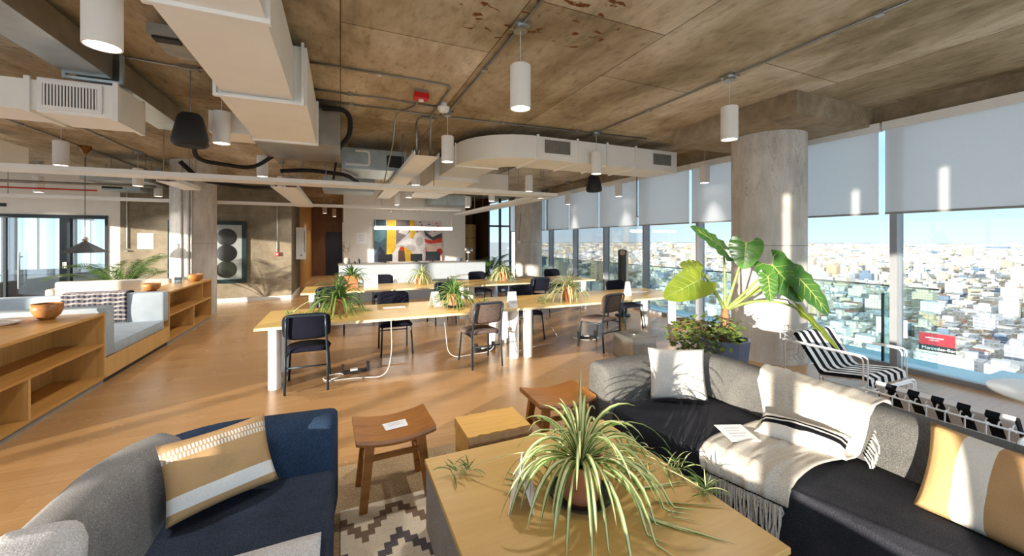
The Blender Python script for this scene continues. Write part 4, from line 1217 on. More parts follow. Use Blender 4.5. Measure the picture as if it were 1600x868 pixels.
def spider(label, x, y, z, pot_r, pot_h, n, L, w_, seed, floor_z, pot='round', saucer=True, cream=True, sag=3.0, offs=(), group='potted spider plants', lean=None, potmat='terra', shy=None):
    t = thing('potted_spider_plant', label, 'potted plant', (x, y, z), 0, group)
    rg = random.Random(seed)
    z0 = 0.0
    if saucer:
        m = MB(); m.lathe([(0.0, 0.0), (pot_r * 1.15, 0.0), (pot_r * 1.45, 0.03), (pot_r * 1.40, 0.034), (pot_r * 1.1, 0.012), (0.0, 0.012)], seg=40); m.build('saucer', M['saucer'], t, angle=40); z0 = 0.012
    if pot == 'square':
        m = MB(); a = pot_r
        m.add([(-a * .8, -a * .8, z0), (a * .8, -a * .8, z0), (a * .8, a * .8, z0), (-a * .8, a * .8, z0), (-a, -a, pot_h), (a, -a, pot_h), (a, a, pot_h), (-a, a, pot_h)], [(0, 3, 2, 1), (0, 1, 5, 4), (1, 2, 6, 5), (2, 3, 7, 6), (3, 0, 4, 7)])
        m.build('pot', M[potmat], t, solid=0.008)
    else:
        m = MB(); m.lathe([(0.0, z0), (pot_r * 0.80, z0), (pot_r * 0.97, pot_h * 0.62), (pot_r, pot_h * 0.64), (pot_r * 1.04, pot_h), (pot_r * 0.93, pot_h), (pot_r * 0.90, pot_h * 0.85), (0.0, pot_h * 0.85)], seg=40); m.build('pot', M[potmat], t, angle=40)
    m = MB(); m.lathe([(0, pot_h * 0.9), (pot_r * 0.9, pot_h * 0.87)], seg=24); m.build('soil', M['soil'], t)
    m = MB()
    for i in range(n):
        az = i * 2.399963 + rg.uniform(-0.25, 0.25)
        f = (i + 0.5) / n
        el = R(84 - 74 * f + rg.uniform(-8, 8))
        if shy is not None and math.cos(az - shy) > 0.55: el = max(el, R(48)); 
        l_ = L * (0.62 + 0.38 * f + rg.uniform(-0.1, 0.12))
        if lean:
            dz_ = math.cos(az - lean[0]); l_ *= 1 + lean[1] * dz_
        b_ = (pot_r * 0.35 * math.cos(az) * f, pot_r * 0.35 * math.sin(az) * f, pot_h * 0.88)
        blade(m, b_, az, el, l_, w_ * rg.uniform(0.75, 1.15), floor_z - z, rg, sag * rg.uniform(0.7, 1.2), 0, 1 if cream else 0)
    for (tx, ty, tz, up) in offs:      # runners with a plantlet
        p0 = Vector((0, 0, pot_h)); p3 = Vector((tx, ty, tz))
        md_ = (p0 + p3) / 2 + Vector((0, 0, up))
        pts = [p0 * (1 - q_) ** 2 + md_ * 2 * q_ * (1 - q_) + p3 * q_ * q_ for q_ in [k_ / 12 for k_ in range(13)]]
        for p in pts[1:]: p.z = max(p.z, floor_z - z + 0.008)
        m.tube(pts, 0.0022, 5, 1)
        for i in range(26):
            bp = p3 + Vector((rg.uniform(-.05, .05), rg.uniform(-.04, .04), rg.uniform(0.005, 0.02)))
            blade(m, bp, rg.uniform(0, 6.28), R(rg.uniform(10, 65)), rg.uniform(0.06, 0.13), 0.0045, floor_z - z, rg, 4.0, 0, 1 if i % 2 else 0, n=6)
    m.build('foliage', [M['leaf_green'], M['leaf_cream']], t, smooth=True, recalc=False)
    return t
spider('spider plant in a terracotta pot at the left of the front worktable', -0.02, 5.45, ZT, 0.11, 0.20, 80, 0.56, 0.013, 11, ZT, saucer=False, cream=False, sag=2.3, offs=((-0.42, -0.18, 0.01, 0.15), (-0.55, 0.12, 0.01, 0.18)))
spider('spider plant in a footed pot at the middle of the front worktable', 1.46, 5.36, ZT, 0.10, 0.19, 84, 0.44, 0.011, 12, ZT, saucer=True, cream=False, sag=2.4, offs=((0.45, 0.1, 0.01, 0.15),))
spider('spider plant in a tall pot toward the window end of the front worktable', 3.22, 5.2, ZT, 0.095, 0.22, 72, 0.48, 0.011, 13, ZT, saucer=False, cream=True, sag=2.5, offs=((-0.48, -0.1, 0.01, 0.12), (-0.36, 0.1, 0.01, 0.12)))
spider('bushy spider plant in a square terracotta pot on the second worktable', 0.20, 8.35, ZT, 0.13, 0.24, 70, 0.42, 0.015, 14, ZT, 'square', False, False, 2.0)
spider('pale spider plant in a round pot at the middle of the second worktable', 1.60, 8.55, ZT, 0.12, 0.17, 72, 0.52, 0.012, 15, ZT, saucer=False, cream=True, sag=3.2)
spider('spider plant in a terracotta pot at the window end of the second worktable', 3.46, 8.4, ZT, 0.12, 0.2, 76, 0.52, 0.013, 16, ZT, saucer=False, cream=True, sag=3.2, offs=((-0.4, -0.05, 0.05, 0.1),))

# tent cards and sheets on the worktables
def card(label, x, y, z, rz, w_=0.13, h_=0.2, lean=22, cat='table card'):
    t = thing('tent_card', label, cat, (x, y, z), R(rz))
    a = R(lean); dy = math.sin(a) * h_; zz = math.cos(a) * h_
    m = MB(); m.grid([[(-w_ / 2, -dy, 0.001), (-w_ / 2, 0, zz), (-w_ / 2, dy * 0.9, 0.001)], [(w_ / 2, -dy, 0.001), (w_ / 2, 0, zz), (w_ / 2, dy * 0.9, 0.001)]])
    m.build('card_sheet', M['paper'], t, solid=0.002)
    m = MB(); c_, s_ = math.cos(a), math.sin(a)
    for i in range(3):
        q0 = 0.3 + 0.18 * i
        y0 = -dy * (1 - q0) - 0.003; z0 = zz * q0; y1 = -dy * (1 - q0 - 0.03) - 0.003; z1 = zz * (q0 + 0.03)
        m.add([(-w_ * 0.32, y0, z0), (w_ * 0.32, y0, z0), (w_ * 0.32, y1, z1), (-w_ * 0.32, y1, z1)], [(0, 1, 2, 3)])
    m.build('printed_lines', M['ink'], t)
    return t
card('white tent card left of the middle plant on the front worktable', 1.22, 5.5, ZT, 20, 0.12, 0.22)
card('white tent card at the joint of the front worktable tops', 2.18, 4.98, ZT, 5, 0.13, 0.22, 12)
card('white tent card at the window end of the front worktable', 4.42, 5.25, ZT, 10, 0.11, 0.24, 10)
card('white tent card beside the square pot on the second worktable', 0.55, 8.2, ZT, 0, 0.26, 0.24, 8)
paper_sheet('paper_sheet', 'white sheet on the front worktable in front of the black chair', Matrix.Translation((0.68, 5.62, ZT + 0.001)), 0.3, 0.16, 'paper', 0)
paper_sheet('paper_sheet', 'white sheet on the front worktable near the window end', Matrix.Translation((4.9, 5.55, ZT + 0.001)) @ Matrix.Rotation(R(12), 4, 'Z'), 0.3, 0.2, 'paper', 0)

# cables and power trays on the floor
def cable(label, pts, r=0.0048, mat='cable'):
    t = thing('power_cable', label, 'cable'); m = MB(); m.tube(rounded(pts, 0.25, 8), r, 8); m.build('cable', M[mat], t, smooth=True); return t
cable('white power cable hanging from the left half of the front worktable into a floor coil', [(0.55, 4.84, 0.68), (0.56, 4.82, 0.30), (0.50, 4.80, 0.02), (0.15, 4.95, 0.008), (-0.16, 4.95, 0.008), (-0.2, 5.14, 0.008), (0.0, 5.2, 0.008), (0.05, 5.05, 0.018), (-0.1, 4.97, 0.018)])
cable('white power cable looping on the floor under the sunlit-painted chair', [(2.05, 5.2, 0.65), (2.03, 5.25, 0.03), (1.7, 5.3, 0.008), (1.45, 5.25, 0.008), (1.38, 5.4, 0.05), (1.36, 5.5, 0.45)])
cable('white power cable hanging beside the paired table legs', [(2.08, 4.9, 0.66), (2.1, 4.88, 0.3), (2.14, 4.82, 0.01)], 0.005)
cable('white power cable curving over the floor behind the paired table legs', [(2.4, 5.2, 0.008), (2.8, 5.35, 0.008), (3.1, 5.35, 0.008), (3.3, 5.6, 0.008), (3.2, 5.9, 0.3)])
cable('white power cable coiled under the window end of the front worktable', [(3.5, 5.55, 0.008), (3.62, 5.3, 0.008), (3.9, 5.3, 0.008), (3.95, 5.5, 0.008), (3.6, 5.6, 0.012), (3.9, 5.8, 0.012), (3.85, 5.85, 0.6)])
def power_tray(label, x, y, rz):
    t = thing('power_strip', label, 'power strip', (x, y, 0), R(rz))
    B('strip_base', M['black'], t, (-0.16, 0.16, -0.035, 0.035, 0, 0.03)); B('end_post', M['black'], t, (-0.16, -0.13, -0.035, 0.035, 0.03, 0.11)); B('end_post', M['black'], t, (0.13, 0.16, -0.035, 0.035, 0.03, 0.11))
    B('adapter', M['cable'], t, (-0.06, 0.02, -0.03, 0.03, 0.03, 0.05))
power_tray('black power strip on the floor under the left half of the front worktable', 0.17, 5.18, 4)
power_tray('black power strip under the sunlit-painted chair near the paired legs', 1.95, 5.45, 10)
power_tray('black power strip under the window end of the front worktable', 3.75, 5.45, -10)

# dark tower by the windows, box stool
t = thing('tower_fan', 'tall dark tower fan standing by the windows', 'fan', (5.55, 6.75, 0))
m = MB(); m.lathe([(0, 0), (0.16, 0), (0.16, 0.03), (0.05, 0.05)], seg=28); m.build('base', M['black'], t, angle=40)
m = MB(); m.box(-0.08, 0.08, -0.08, 0.08, 0.05, 1.42, bev=0.04); m.build('body', M['black'], t, angle=40)
m = MB(); m.cyl((-0.05, -0.05, 1.34), (-0.09, -0.1, 1.36), 0.06, seg=20); m.build('round_head', M['chrome'], t, angle=40)
m = MB(); m.box(0.03, 0.085, -0.083, -0.02, 0.6, 1.38); m.build('side_strip', M['fascia'], t)
t = thing('box_stool', 'grey metal box stool on the floor behind the far end of the charcoal sofa', 'stool', (3.74, 4.3, 0))
B('side_panel', M['galv'], t, (-0.2, 0.2, -0.2, 0.2, 0.0, 0.30)); B('seat_board', M['steel'], t, (-0.21, 0.21, -0.21, 0.21, 0.30, 0.325)); m = MB(); m.lathe([(0, 0.325), (0.06, 0.325), (0.06, 0.335), (0, 0.335)], seg=20); m.build('round_cap', M['chrome'], t)

# ------------------------------------------------------------------ reception
t = thing('reception_counter', 'white reception counter with grey top before the painting wall', 'counter', (0, 11, 0))
B('front_panel', M['counter'], t, (-0.04, 3.95, 0, 0.04, 0, 0.97)); B('counter_top', M['counter_top'], t, (-0.06, 3.97, -0.02, 0.72, 0.97, 1.0)); B('side_panel', M['counter'], t, (-0.04, 0.0, 0.04, 0.7, 0, 0.97)); B('side_panel', M['counter'], t, (3.91, 3.95, 0.04, 0.7, 0, 0.97))
def monitor(label, x, y, w_, h_, rz=0):
    t = thing('monitor', label, 'monitor', (x, y, 1.0), R(rz)); B('screen', M['screen'], t, (-w_ / 2, w_ / 2, -0.015, 0.015, 0.03, 0.03 + h_)); B('stand', M['frame_dark'], t, (-0.03, 0.03, 0.015, 0.05, 0.0, h_ * 0.6)); B('foot', M['frame_dark'], t, (-0.1, 0.1, -0.05, 0.1, 0, 0.01))
monitor('black monitor at the left of the reception counter', 1.13, 11.3, 0.38, 0.20, 4)
monitor('black monitor at the middle of the reception counter', 1.98, 11.3, 0.33, 0.20, 0)
monitor('black monitor with a pale reflection at the right of the reception counter', 2.46, 11.35, 0.42, 0.26, -6)
t = thing('table_lamp', 'chrome mushroom table lamp at the end of the reception counter', 'lamp', (3.48, 11.2, 1.0))
m = MB(); m.lathe([(0, 0), (0.09, 0), (0.09, 0.015), (0.012, 0.02), (0.012, 0.3)], seg=24); m.build('stand', M['chrome'], t, angle=40)
m = MB(); m.lathe([(0.14, 0.28), (0.13, 0.34), (0.09, 0.4), (0.0, 0.42)], seg=28); m.build('shade', M['chrome'], t, smooth=True, solid=0.004)
m = MB(); m.lathe([(0, 0.24), (0.04, 0.25), (0.05, 0.29), (0, 0.33)], seg=16); m.build('bulb', M['lampglow'], t, smooth=True)
t = thing('dark_bowl', 'small dark blue bowl on the reception counter', 'bowl', (3.2, 11.15, 1.0)); m = MB(); m.lathe([(0, 0), (0.05, 0), (0.10, 0.09), (0.095, 0.09), (0.045, 0.012), (0, 0.012)], seg=24); m.build('bowl_body', M['planter'], t, smooth=True)
t = thing('cut_branch_vase', 'small vase of dark leafy twigs at the left end of the reception counter', 'vase', (0.16, 11.2, 1.0))
m = MB(); m.lathe([(0, 0), (0.07, 0), (0.08, 0.1), (0.06, 0.16), (0.05, 0.16), (0.05, 0.02), (0, 0.02)], seg=24); m.build('vase', M['boucle'], t, smooth=True)
m = MB(); rg = random.Random(5)
for i in range(7):
    a = rg.uniform(0, 6.28); tip = Vector((0.12 * math.cos(a), 0.12 * math.sin(a), rg.uniform(0.35, 0.62)))
    m.tube([(0, 0, 0.1), (tip.x * 0.4, tip.y * 0.4, tip.z * 0.6), tip], 0.003, 5, 0)
    for j in range(5):
        p = tip * (0.55 + 0.11 * j); aa = rg.uniform(0, 6.28); q_ = p + Vector((0.05 * math.cos(aa), 0.05 * math.sin(aa), 0.02)); s_ = Vector((-math.sin(aa), math.cos(aa), 0.3)) * 0.018; md_ = (p + q_) / 2
        m.add([p, md_ + s_, q_, md_ - s_], [(0, 1, 2, 3)], 1)
m.build('twigs', [M['trunk'], M['leaf_dark']], t)
for (x, lb, h) in ((0.34, 'short black bottle on the reception counter', 0.06), (0.45, 'tall dark bottle on the reception counter', 0.14)):
    t = thing('counter_bottle', lb, 'bottle', (x, 11.2, 1.0)); m = MB(); m.lathe([(0, 0), (0.035, 0), (0.035, h * 0.7), (0.015, h * 0.8), (0.015, h), (0, h)], seg=16); m.build('bottle_body', M['black'], t, angle=40)
# the painting: a plain invented abstract in similar colours
t = thing('abstract_painting', 'big colourful abstract canvas on the white reception wall', 'painting', (1.0, 13.49, 0.8))
W_, H_ = 2.23, 1.49
cols = [srgb(206, 198, 196), srgb(70, 96, 106), srgb(92, 134, 140), srgb(232, 186, 54), srgb(120, 110, 108), srgb(236, 232, 228), srgb(204, 58, 34), srgb(70, 66, 74), srgb(218, 190, 176), srgb(48, 56, 74), srgb(98, 74, 60)]
PM = [plain('canvas_tone', c, 0.7, var=0.12, scale=5) for c in cols]
B('canvas', PM[0], t, (0, W_, -0.04, 0, 0, H_))
m = MB()
lay = [0]
def patch(pts, mi):
    lay[0] += 1
    y = -0.041 - 0.0006 * lay[0]
    n = len(pts)
    vs = [(px * W_, y, pz * H_) for px, pz in pts] + [(px * W_, -0.04, pz * H_) for px, pz in pts]
    m.add(vs, [tuple(range(n))] + [(i, (i + 1) % n, n + (i + 1) % n, n + i) for i in range(n)], mi)
def oval(cx, cz, rx, rz_, a=0.0, n=24):
    return [(cx + rx * math.cos(i * 2 * math.pi / n) * math.cos(a) - rz_ * math.sin(i * 2 * math.pi / n) * math.sin(a), cz + rx * math.cos(i * 2 * math.pi / n) * math.sin(a) + rz_ * math.sin(i * 2 * math.pi / n) * math.cos(a)) for i in range(n)]
patch([(0, 0), (0.17, 0), (0.19, 0.5), (0.16, 1), (0, 1)], 1)
patch([(0, 0.55), (0.08, 0.5), (0.17, 0.62), (0.16, 0.78), (0, 0.85)], 2)
patch([(0, 0), (0.12, 0), (0.15, 0.3), (0.08, 0.42), (0, 0.2)], 9)
patch([(0.17, 0), (0.30, 0), (0.31, 1), (0.18, 1)], 3)
patch([(0.31, 0.45), (0.52, 0.75), (0.52, 1), (0.31, 1)], 4)
patch([(0.34, 0.72), (0.46, 0.66), (0.5, 0.76), (0.38, 0.84)], 0)
patch([(0.52, 0.5), (0.59, 0.5), (0.58, 1), (0.51, 1)], 3)
patch([(0.15, 0.1), (0.4, 0.4), (0.62, 0.35), (0.66, 0), (0.15, 0)], 3)
patch(oval(0.31, 0.2, 0.07, 0.2, -0.3), 5)
patch([(0.34, 0.0), (0.45, 0.0), (0.43, 0.32), (0.37, 0.38), (0.34, 0.3)], 10)
patch(oval(0.395, 0.36, 0.035, 0.05), 6)
patch([(0.34, 0.45), (0.5, 0.6), (0.64, 0.55), (0.68, 0.0), (0.60, 0.0), (0.52, 0.4)], 5)
patch(oval(0.53, 0.38, 0.06, 0.08, 0.5), 0)
patch(oval(0.655, 0.52, 0.085, 0.22, 0.1), 5)
patch(oval(0.655, 0.52, 0.06, 0.10), 0)
patch(oval(0.655, 0.22, 0.06, 0.2), 5)
patch([(0.72, 0.78), (0.85, 0.62), (1.0, 0.72), (1.0, 0.6), (0.86, 0.54), (0.74, 0.66)], 7)
patch([(0.73, 0.58), (0.86, 0.54), (1.0, 0.62), (1.0, 0.48), (0.84, 0.46), (0.74, 0.5)], 6)
patch([(0.76, 0.46), (1.0, 0.5), (1.0, 0.0), (0.80, 0.0)], 8)
patch(oval(0.96, 0.28, 0.05, 0.08), 6)
for i in range(16):
    a_, b_ = 0.62 + 0.36 * ((i * 37) % 16) / 16, 0.74 + 0.24 * ((i * 23) % 11) / 11
    patch(oval(a_, b_, 0.012, 0.022, i, 8), (6 if i % 3 == 0 else 7))
for i in range(9):
    patch(oval(0.74 + 0.06 * ((i * 5) % 9) / 9, 0.1 + 0.3 * ((i * 4) % 9) / 9, 0.008, 0.016, i, 8), (9 if i % 2 else 6))
m.build('paint_shapes', PM, t, recalc=False)
t = thing('round_cabinet', 'round amber timber cabinet in the dark corner by the window bay', 'cabinet', (4.75, 15.4, 0))
m = MB(); m.lathe([(0, 0), (0.36, 0), (0.36, 2.25), (0, 2.25)], seg=36); m.build('drum', M['oak'], t, angle=40)
m = MB()
for z in (0.7, 1.2, 1.7): m.lathe([(0.362, z), (0.366, z), (0.366, z + 0.02), (0.362, z + 0.02)], seg=36)
m.build('band', M['brownwall'], t)
# palms
def palm(label, x, y, z, h, nf, seed, pot=True, L=0.8):
    t = thing('potted_palm', label, 'potted plant', (x, y, z)); rg = random.Random(seed)
    if pot: m = MB(); m.lathe([(0, 0), (0.16, 0), (0.2, 0.34), (0.18, 0.34), (0.16, 0.3), (0, 0.3)], seg=28); m.build('pot', M['planter'], t, angle=40)
    for i in range(nf):
        az = i * 2.4 + rg.uniform(-.3, .3); el = R(rg.uniform(45, 82)); p = Vector((0, 0, 0.3)); d = Vector((math.cos(az) * math.cos(el), math.sin(az) * math.cos(el), math.sin(el)))
        n = 16; LL = h * rg.uniform(0.75, 1.1); st = LL / n; pts = [p.copy()]; dirs = [d.copy()]
        for k_ in range(n):
            p = p + d * st; d = (d + Vector((0, 0, -1)) * st * (0.5 + 1.6 * k_ / n) + Vector((math.cos(az), math.sin(az), 0)) * st * 0.3).normalized(); pts.append(p.copy()); dirs.append(d.copy())
        m = MB(); m.tube(pts, 0.006, 5, 0, taper=0.3)
        for k_ in range(5, n + 1):
            side = dirs[k_].cross(Vector((0, 0, 1))).normalized(); ll = 0.36 * L * math.sin(math.pi * (k_ - 3.5) / (n - 1.5)) + 0.06
            for s in (-1, 1):
                for hh in (0, 0.5):
                    b_ = pts[k_] - dirs[k_] * st * hh; e_ = b_ + (side * s * 0.8 + dirs[k_] * 0.6 + Vector((0, 0, -0.25))).normalized() * ll; w_ = dirs[k_] * 0.012; md_ = b_ * 0.6 + e_ * 0.4 + Vector((0, 0, 0.015))
                    m.add([b_, md_ + w_, e_, md_ - w_], [(0, 1, 2, 3)], 1)
        m.build('frond', [M['stalk'], M['leaf_palm']], t, recalc=False)
    return t
palm('feathery palm behind the off-white bench before the concrete wall', -4.25, 11.0, 0, 1.4, 17, 3)
palm('bushy palm in the corner by the dark timber wall', 5.0, 13.35, 0, 1.05, 14, 4)
spider('leafy plant with a yellowish leaf at the far window column', 4.72, 11.5, 0, 0.2, 0.5, 40, 0.6, 0.03, 21, 0, saucer=False, cream=False, sag=1.5, potmat='planter')
# furniture in the glass office
t = thing('office_desk', 'dark desk inside the glass office', 'desk', (-6.9, 14.6, 0)); B('desk_top', M['frame_dark'], t, (-1.0, 1.3, -0.4, 0.4, 0.72, 0.75)); B('modesty_panel', M['office_dark'], t, (-0.95, 1.25, -0.38, -0.34, 0.1, 0.72))
for s in (-0.95, 1.2): B('leg', M['black'], t, (s, s + 0.05, -0.36, 0.36, 0, 0.72))
t = thing('office_chair', 'black office chair behind the glass beside the dark frame post', 'chair', (-5.45, 13.6, 0))
m = MB(); m.box(-0.24, 0.24, -0.24, 0.24, 0.42, 0.5, bev=0.03); m.build('seat', M['black'], t, angle=40)
m = MB(); m.box(-0.24, 0.24, 0.2, 0.28, 0.5, 1.05, bev=0.03); m.build('backrest', M['black'], t, angle=40)
m = MB(); m.cyl((0, 0, 0.06), (0, 0, 0.42), 0.03)
for i in range(5): m.tube([(0, 0, 0.08), (0.28 * math.cos(i * 1.257), 0.28 * math.sin(i * 1.257), 0.03)], 0.02, 6)
m.build('star_base', M['chrome'], t, angle=40)

# ------------------------------------------------------------------ lounge: rugs first
t = B('sisal_rug', M['sisal'], None, (-1.6, 1.78, 0.2, 3.04, 0.0, 0.010)); tag(t, 'flat brown sisal rug under the lounge seats and stools', 'rug')
m = MB(); m.box(0, 1.5, -2.2, 0, 0, 0.008); t = m.build('kilim_rug', M['kilim'], None, (0.0, 2.53, 0.011)); tag(t, 'cream and brown stepped-pattern woven rug beside the low maple table', 'rug')

# sofas
def sofa_profile(h=0.69, lean=0.05, w_=0.15):
    return [(w_, 0.10), (w_ + 0.005, 0.40), (w_ - 0.02 , 0.52), (w_ - 0.055, h - 0.06), (w_ - 0.085, h - 0.02), (w_ - 0.13, h), (-w_ + 0.06, h), (-w_ + 0.02, h - 0.025), (-w_, h - 0.08), (-w_ - 0.01, 0.4), (-w_, 0.10)]
def back_sweep(path, prof):
    m = MB()
    n = len(path)
    cx = sum(p[0] for p in prof) / len(prof); cz = sum(p[1] for p in prof) / len(prof)
    rings = []
    def ring(i, off, s):
        a = Vector(path[max(0, i - 1)]); b = Vector(path[min(n - 1, i + 1)])
        d = (b - a).normalized(); nr = Vector((d.y, -d.x)); c = Vector(path[i]) + d * off
        return [(c.x + nr.x * (cx + (o - cx) * s), c.y + nr.y * (cx + (o - cx) * s), cz + (z - cz) * (1 - (1 - s) * 0.35)) for o, z in prof]
    rings.append(ring(0, -0.005, 0.80)); rings.append(ring(0, 0.008, 0.93)); rings.append(ring(0, 0.03, 1.0))
    for i in range(1, n - 1): rings.append(ring(i, 0, 1.0))
    rings.append(ring(n - 1, -0.03, 1.0)); rings.append(ring(n - 1, -0.008, 0.93)); rings.append(ring(n - 1, 0.005, 0.80))
    k_ = len(prof); vs = [p for r in rings for p in r]; fs = []
    for i in range(len(rings) - 1):
        for j in range(k_): fs.append((i * k_ + j, i * k_ + (j + 1) % k_, (i + 1) * k_ + (j + 1) % k_, (i + 1) * k_ + j))
    fs += [tuple(range(k_ - 1, -1, -1)), tuple(range((len(rings) - 1) * k_, len(rings) * k_))]
    m.add(vs, fs)
    return m
def line(a, b, n): return [(a[0] + (b[0] - a[0]) * i / n, a[1] + (b[1] - a[1]) * i / n) for i in range(n + 1)]

rs = thing('corner_sofa', 'long low charcoal felt sofa along the windows, turning a corner at its far end', 'sofa', (0, 0, 0))
path = line((1.78, 2.43), (2.42, 2.43), 6)[:-1] + [(2.42 + 0.32 * math.sin(R(a)), 2.11 + 0.32 * math.cos(R(a))) for a in range(0, 91, 10)] + line((2.74, 2.05), (2.74, -1.0), 8)
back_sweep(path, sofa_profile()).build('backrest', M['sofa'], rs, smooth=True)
bm = bmesh.new()
pts_ = [(1.79, 2.34), (1.79, 2.0), (1.83, 1.75), (1.90, 1.5), (1.97, 1.25), (2.0, 1.0), (2.0, -1.0), (2.64, -1.0), (2.64, 2.34)]
vb = [bm.verts.new((x_, y_, 0.13)) for x_, y_ in pts_]; vt = [bm.verts.new((x_, y_, 0.43)) for x_, y_ in pts_]
bm.faces.new(vb[::-1]); ft = bm.faces.new(vt)
for i_ in range(len(pts_)): bm.faces.new((vb[i_], vb[(i_ + 1) % len(pts_)], vt[(i_ + 1) % len(pts_)], vt[i_]))
bmesh.ops.bevel(bm, geom=list(ft.edges), offset=0.05, segments=3, profile=0.5, affect='EDGES')
bm.verts.index_update(); m = MB(); m.add([v_.co.copy() for v_ in bm.verts], [[q_.index for q_ in f_.verts] for f_ in bm.faces]); bm.free()
m.build('seat', M['sofa_shaded'], rs, angle=50)
m = MB(); m.prism([(1.86, 2.3), (1.9, 1.8), (2.06, 1.0), (2.06, -0.95), (2.84, -0.95), (2.84, 2.45), (2.6, 2.5), (1.86, 2.5)], 0.011, 0.13); m.build('plinth', M['black'], rs)

ls = thing('corner_sofa', 'left charcoal felt corner sofa with painted navy shade by the tan ticked pillow', 'sofa', (0, 0, 0))
c0 = [(-0.83 + 0.0, -0.9)] + line((-0.83, -0.5), (-0.83, 2.0), 8)
corner = [(-0.51 - 0.32 * math.cos(R(a)), 2.10 + 0.32 * math.sin(R(a))) for a in range(0, 51, 10)]
back_sweep(c0 + corner, sofa_profile(0.70)).build('backrest', M['sofa_lit'], ls, smooth=True)
corner2 = [(-0.51 - 0.32 * math.cos(R(a)), 2.10 + 0.32 * math.sin(R(a))) for a in range(50, 91, 10)]
back_sweep(corner2 + line((-0.45, 2.42), (-0.03, 2.38), 5), sofa_profile(0.66)).build('corner_backrest', M['sofa_back_shaded'], ls, smooth=True)
m = MB(); m.box(-0.70, -0.03, -0.9, 2.30, 0.13, 0.43, bev=0.04, seg=3); m.build('seat', M['sofa_seat_shaded'], ls, angle=50)
B('plinth', M['black'], ls, (-0.8, -0.08, -0.85, 2.32, 0.011, 0.13))

def put_pillow(label, c, wd, tilt, size, mt, nm='throw_pillow', corners=False):
    x = Vector((wd[0], wd[1], 0)).normalized(); nh = Vector((x.y, -x.x, 0))
    n_ = (nh * math.cos(R(tilt)) + Vector((0, 0, 1)) * math.sin(R(tilt))).normalized(); y = n_.cross(x)
    m = MB(); m.pillow(*size)
    o = m.build(nm, mt, None, smooth=True)
    mat_ = Matrix(((x.x, y.x, n_.x, c[0]), (x.y, y.y, n_.y, c[1]), (x.z, y.z, n_.z, c[2]), (0, 0, 0, 1)))
    o.matrix_world = mat_
    return tag(o, label, 'pillow')
put_pillow('tan pillow with a ticked band and a white band on the left corner sofa', (-0.50, 2.17, 0.60), (0.86, 0.47), 32, (0.42, 0.325, 0.13), M['pillow_tick'])
put_pillow('plain white pillow at the far corner of the charcoal sofa', (2.30, 2.18, 0.625), (0.86, -0.50), 14, (0.41, 0.37, 0.12), M['pillow_white'])
put_pillow('slim white pillow with black bands lying on the cream throw', (2.43, 1.40, 0.505), (0.32, -0.95), 68, (0.43, 0.18, 0.10), M['pillow_lumbar'])
put_pillow('large tan pillow with broad white stripes on the charcoal sofa', (2.42, 0.63, 0.605), (-0.06, -1.0), 22, (0.52, 0.38, 0.15), M['pillow_wide'])

# cream throw over the charcoal sofa
t = thing('fringed_throw', 'cream fringed throw draped over the back and seat of the charcoal sofa', 'blanket', (0, 0, 0))
prof = [(2.905, 0.42), (2.90, 0.56), (2.885, 0.66), (2.855, 0.702), (2.80, 0.707), (2.73, 0.705), (2.675, 0.70), (2.63, 0.66), (2.60, 0.56), (2.575, 0.47), (2.54, 0.443), (2.46, 0.441), (2.3, 0.441), (2.2, 0.442), (2.1, 0.443), (2.02, 0.440), (1.975, 0.42), (1.955, 0.38), (1.95, 0.34)]
def fine(pr, n=60):
    L = [0]
    for a, b in zip(pr, pr[1:]): L.append(L[-1] + math.dist(a, b))
    out = []
    for i in range(n + 1):
        s = L[-1] * i / n
        for j in range(len(L) - 1):
            if L[j + 1] >= s - 1e-9: break
        f = (s - L[j]) / max(1e-9, L[j + 1] - L[j]); out.append((pr[j][0] + (pr[j + 1][0] - pr[j][0]) * f, pr[j][1] + (pr[j + 1][1] - pr[j][1]) * f))
    return out
PF = fine(prof, 64); P = []
nw = 40
for i, (px, pz) in enumerate(PF):
    f = i / 64.0
    ya = 1.92 - 0.36 * f + 0.03 * math.sin(f * 9); yb = 1.14 + (0.02 * math.sin(f * 11)) + (0.10 * f if f < 0.5 else 0.05 + 0.02 * (f - 0.5))
    r = []
    for j in range(nw + 1):
        v = j / nw; y = ya + (yb - ya) * v
        wr = 0.007 * math.sin(v * 21 + f * 5) + 0.006 * math.sin(v * 9 - f * 13) + 0.004 * math.sin(v * 47 + f * 3)
        up = 0.007 + abs(wr)
        if f > 0.6: px_ = px + (1.93 - 1.95 + (1.33 - y) * 0.27) * min(1, (f - 0.6) / 0.2)
        else: px_ = px
        # push outward from the sofa: up on flats, sideways on drops
        if f > 0.6: up += 0.008
        if pz > 0.66 or (0.435 < pz < 0.46 and px < 2.56): r.append((px_, y, pz + up))
        elif px > 2.7: r.append((px + up, y, pz))
        else: r.append((px_ - up, y, pz + up * 0.4))
    P.append(r)
m = MB(); m.grid(P); m.build('throw_cloth', M['throw'], t, smooth=True, solid=0.007)
m = MB(); rg = random.Random(4)
for j in range(56):
    v = j / 55.0; y = 1.55 + (1.21 - 1.55) * v; gx = 1.917 + (1.33 - y) * 0.27 + rg.uniform(-.006, .003); sw = rg.uniform(-.02, .02); L_ = rg.uniform(0.13, 0.18)
    m.tube([(gx, y, 0.335), (gx - 0.006, y + sw * 0.4 + 0.008 * math.sin(j * 1.7), 0.335 - L_ * 0.5), (gx + rg.uniform(-.012, .004), y + sw, 0.335 - L_)], 0.0042, 5)
for j in range(27):
    y = 1.55 - 0.34 * j / 26
    for s in (1, -1): gx = 1.916 + (1.33 - y) * 0.27; m.tube([(gx, y, 0.335), (gx - .001, y - s * 0.012, 0.31), (gx - .001, y, 0.285)], 0.003, 4)
m.build('hem_fringe', M['throw'], t)
m = MB()
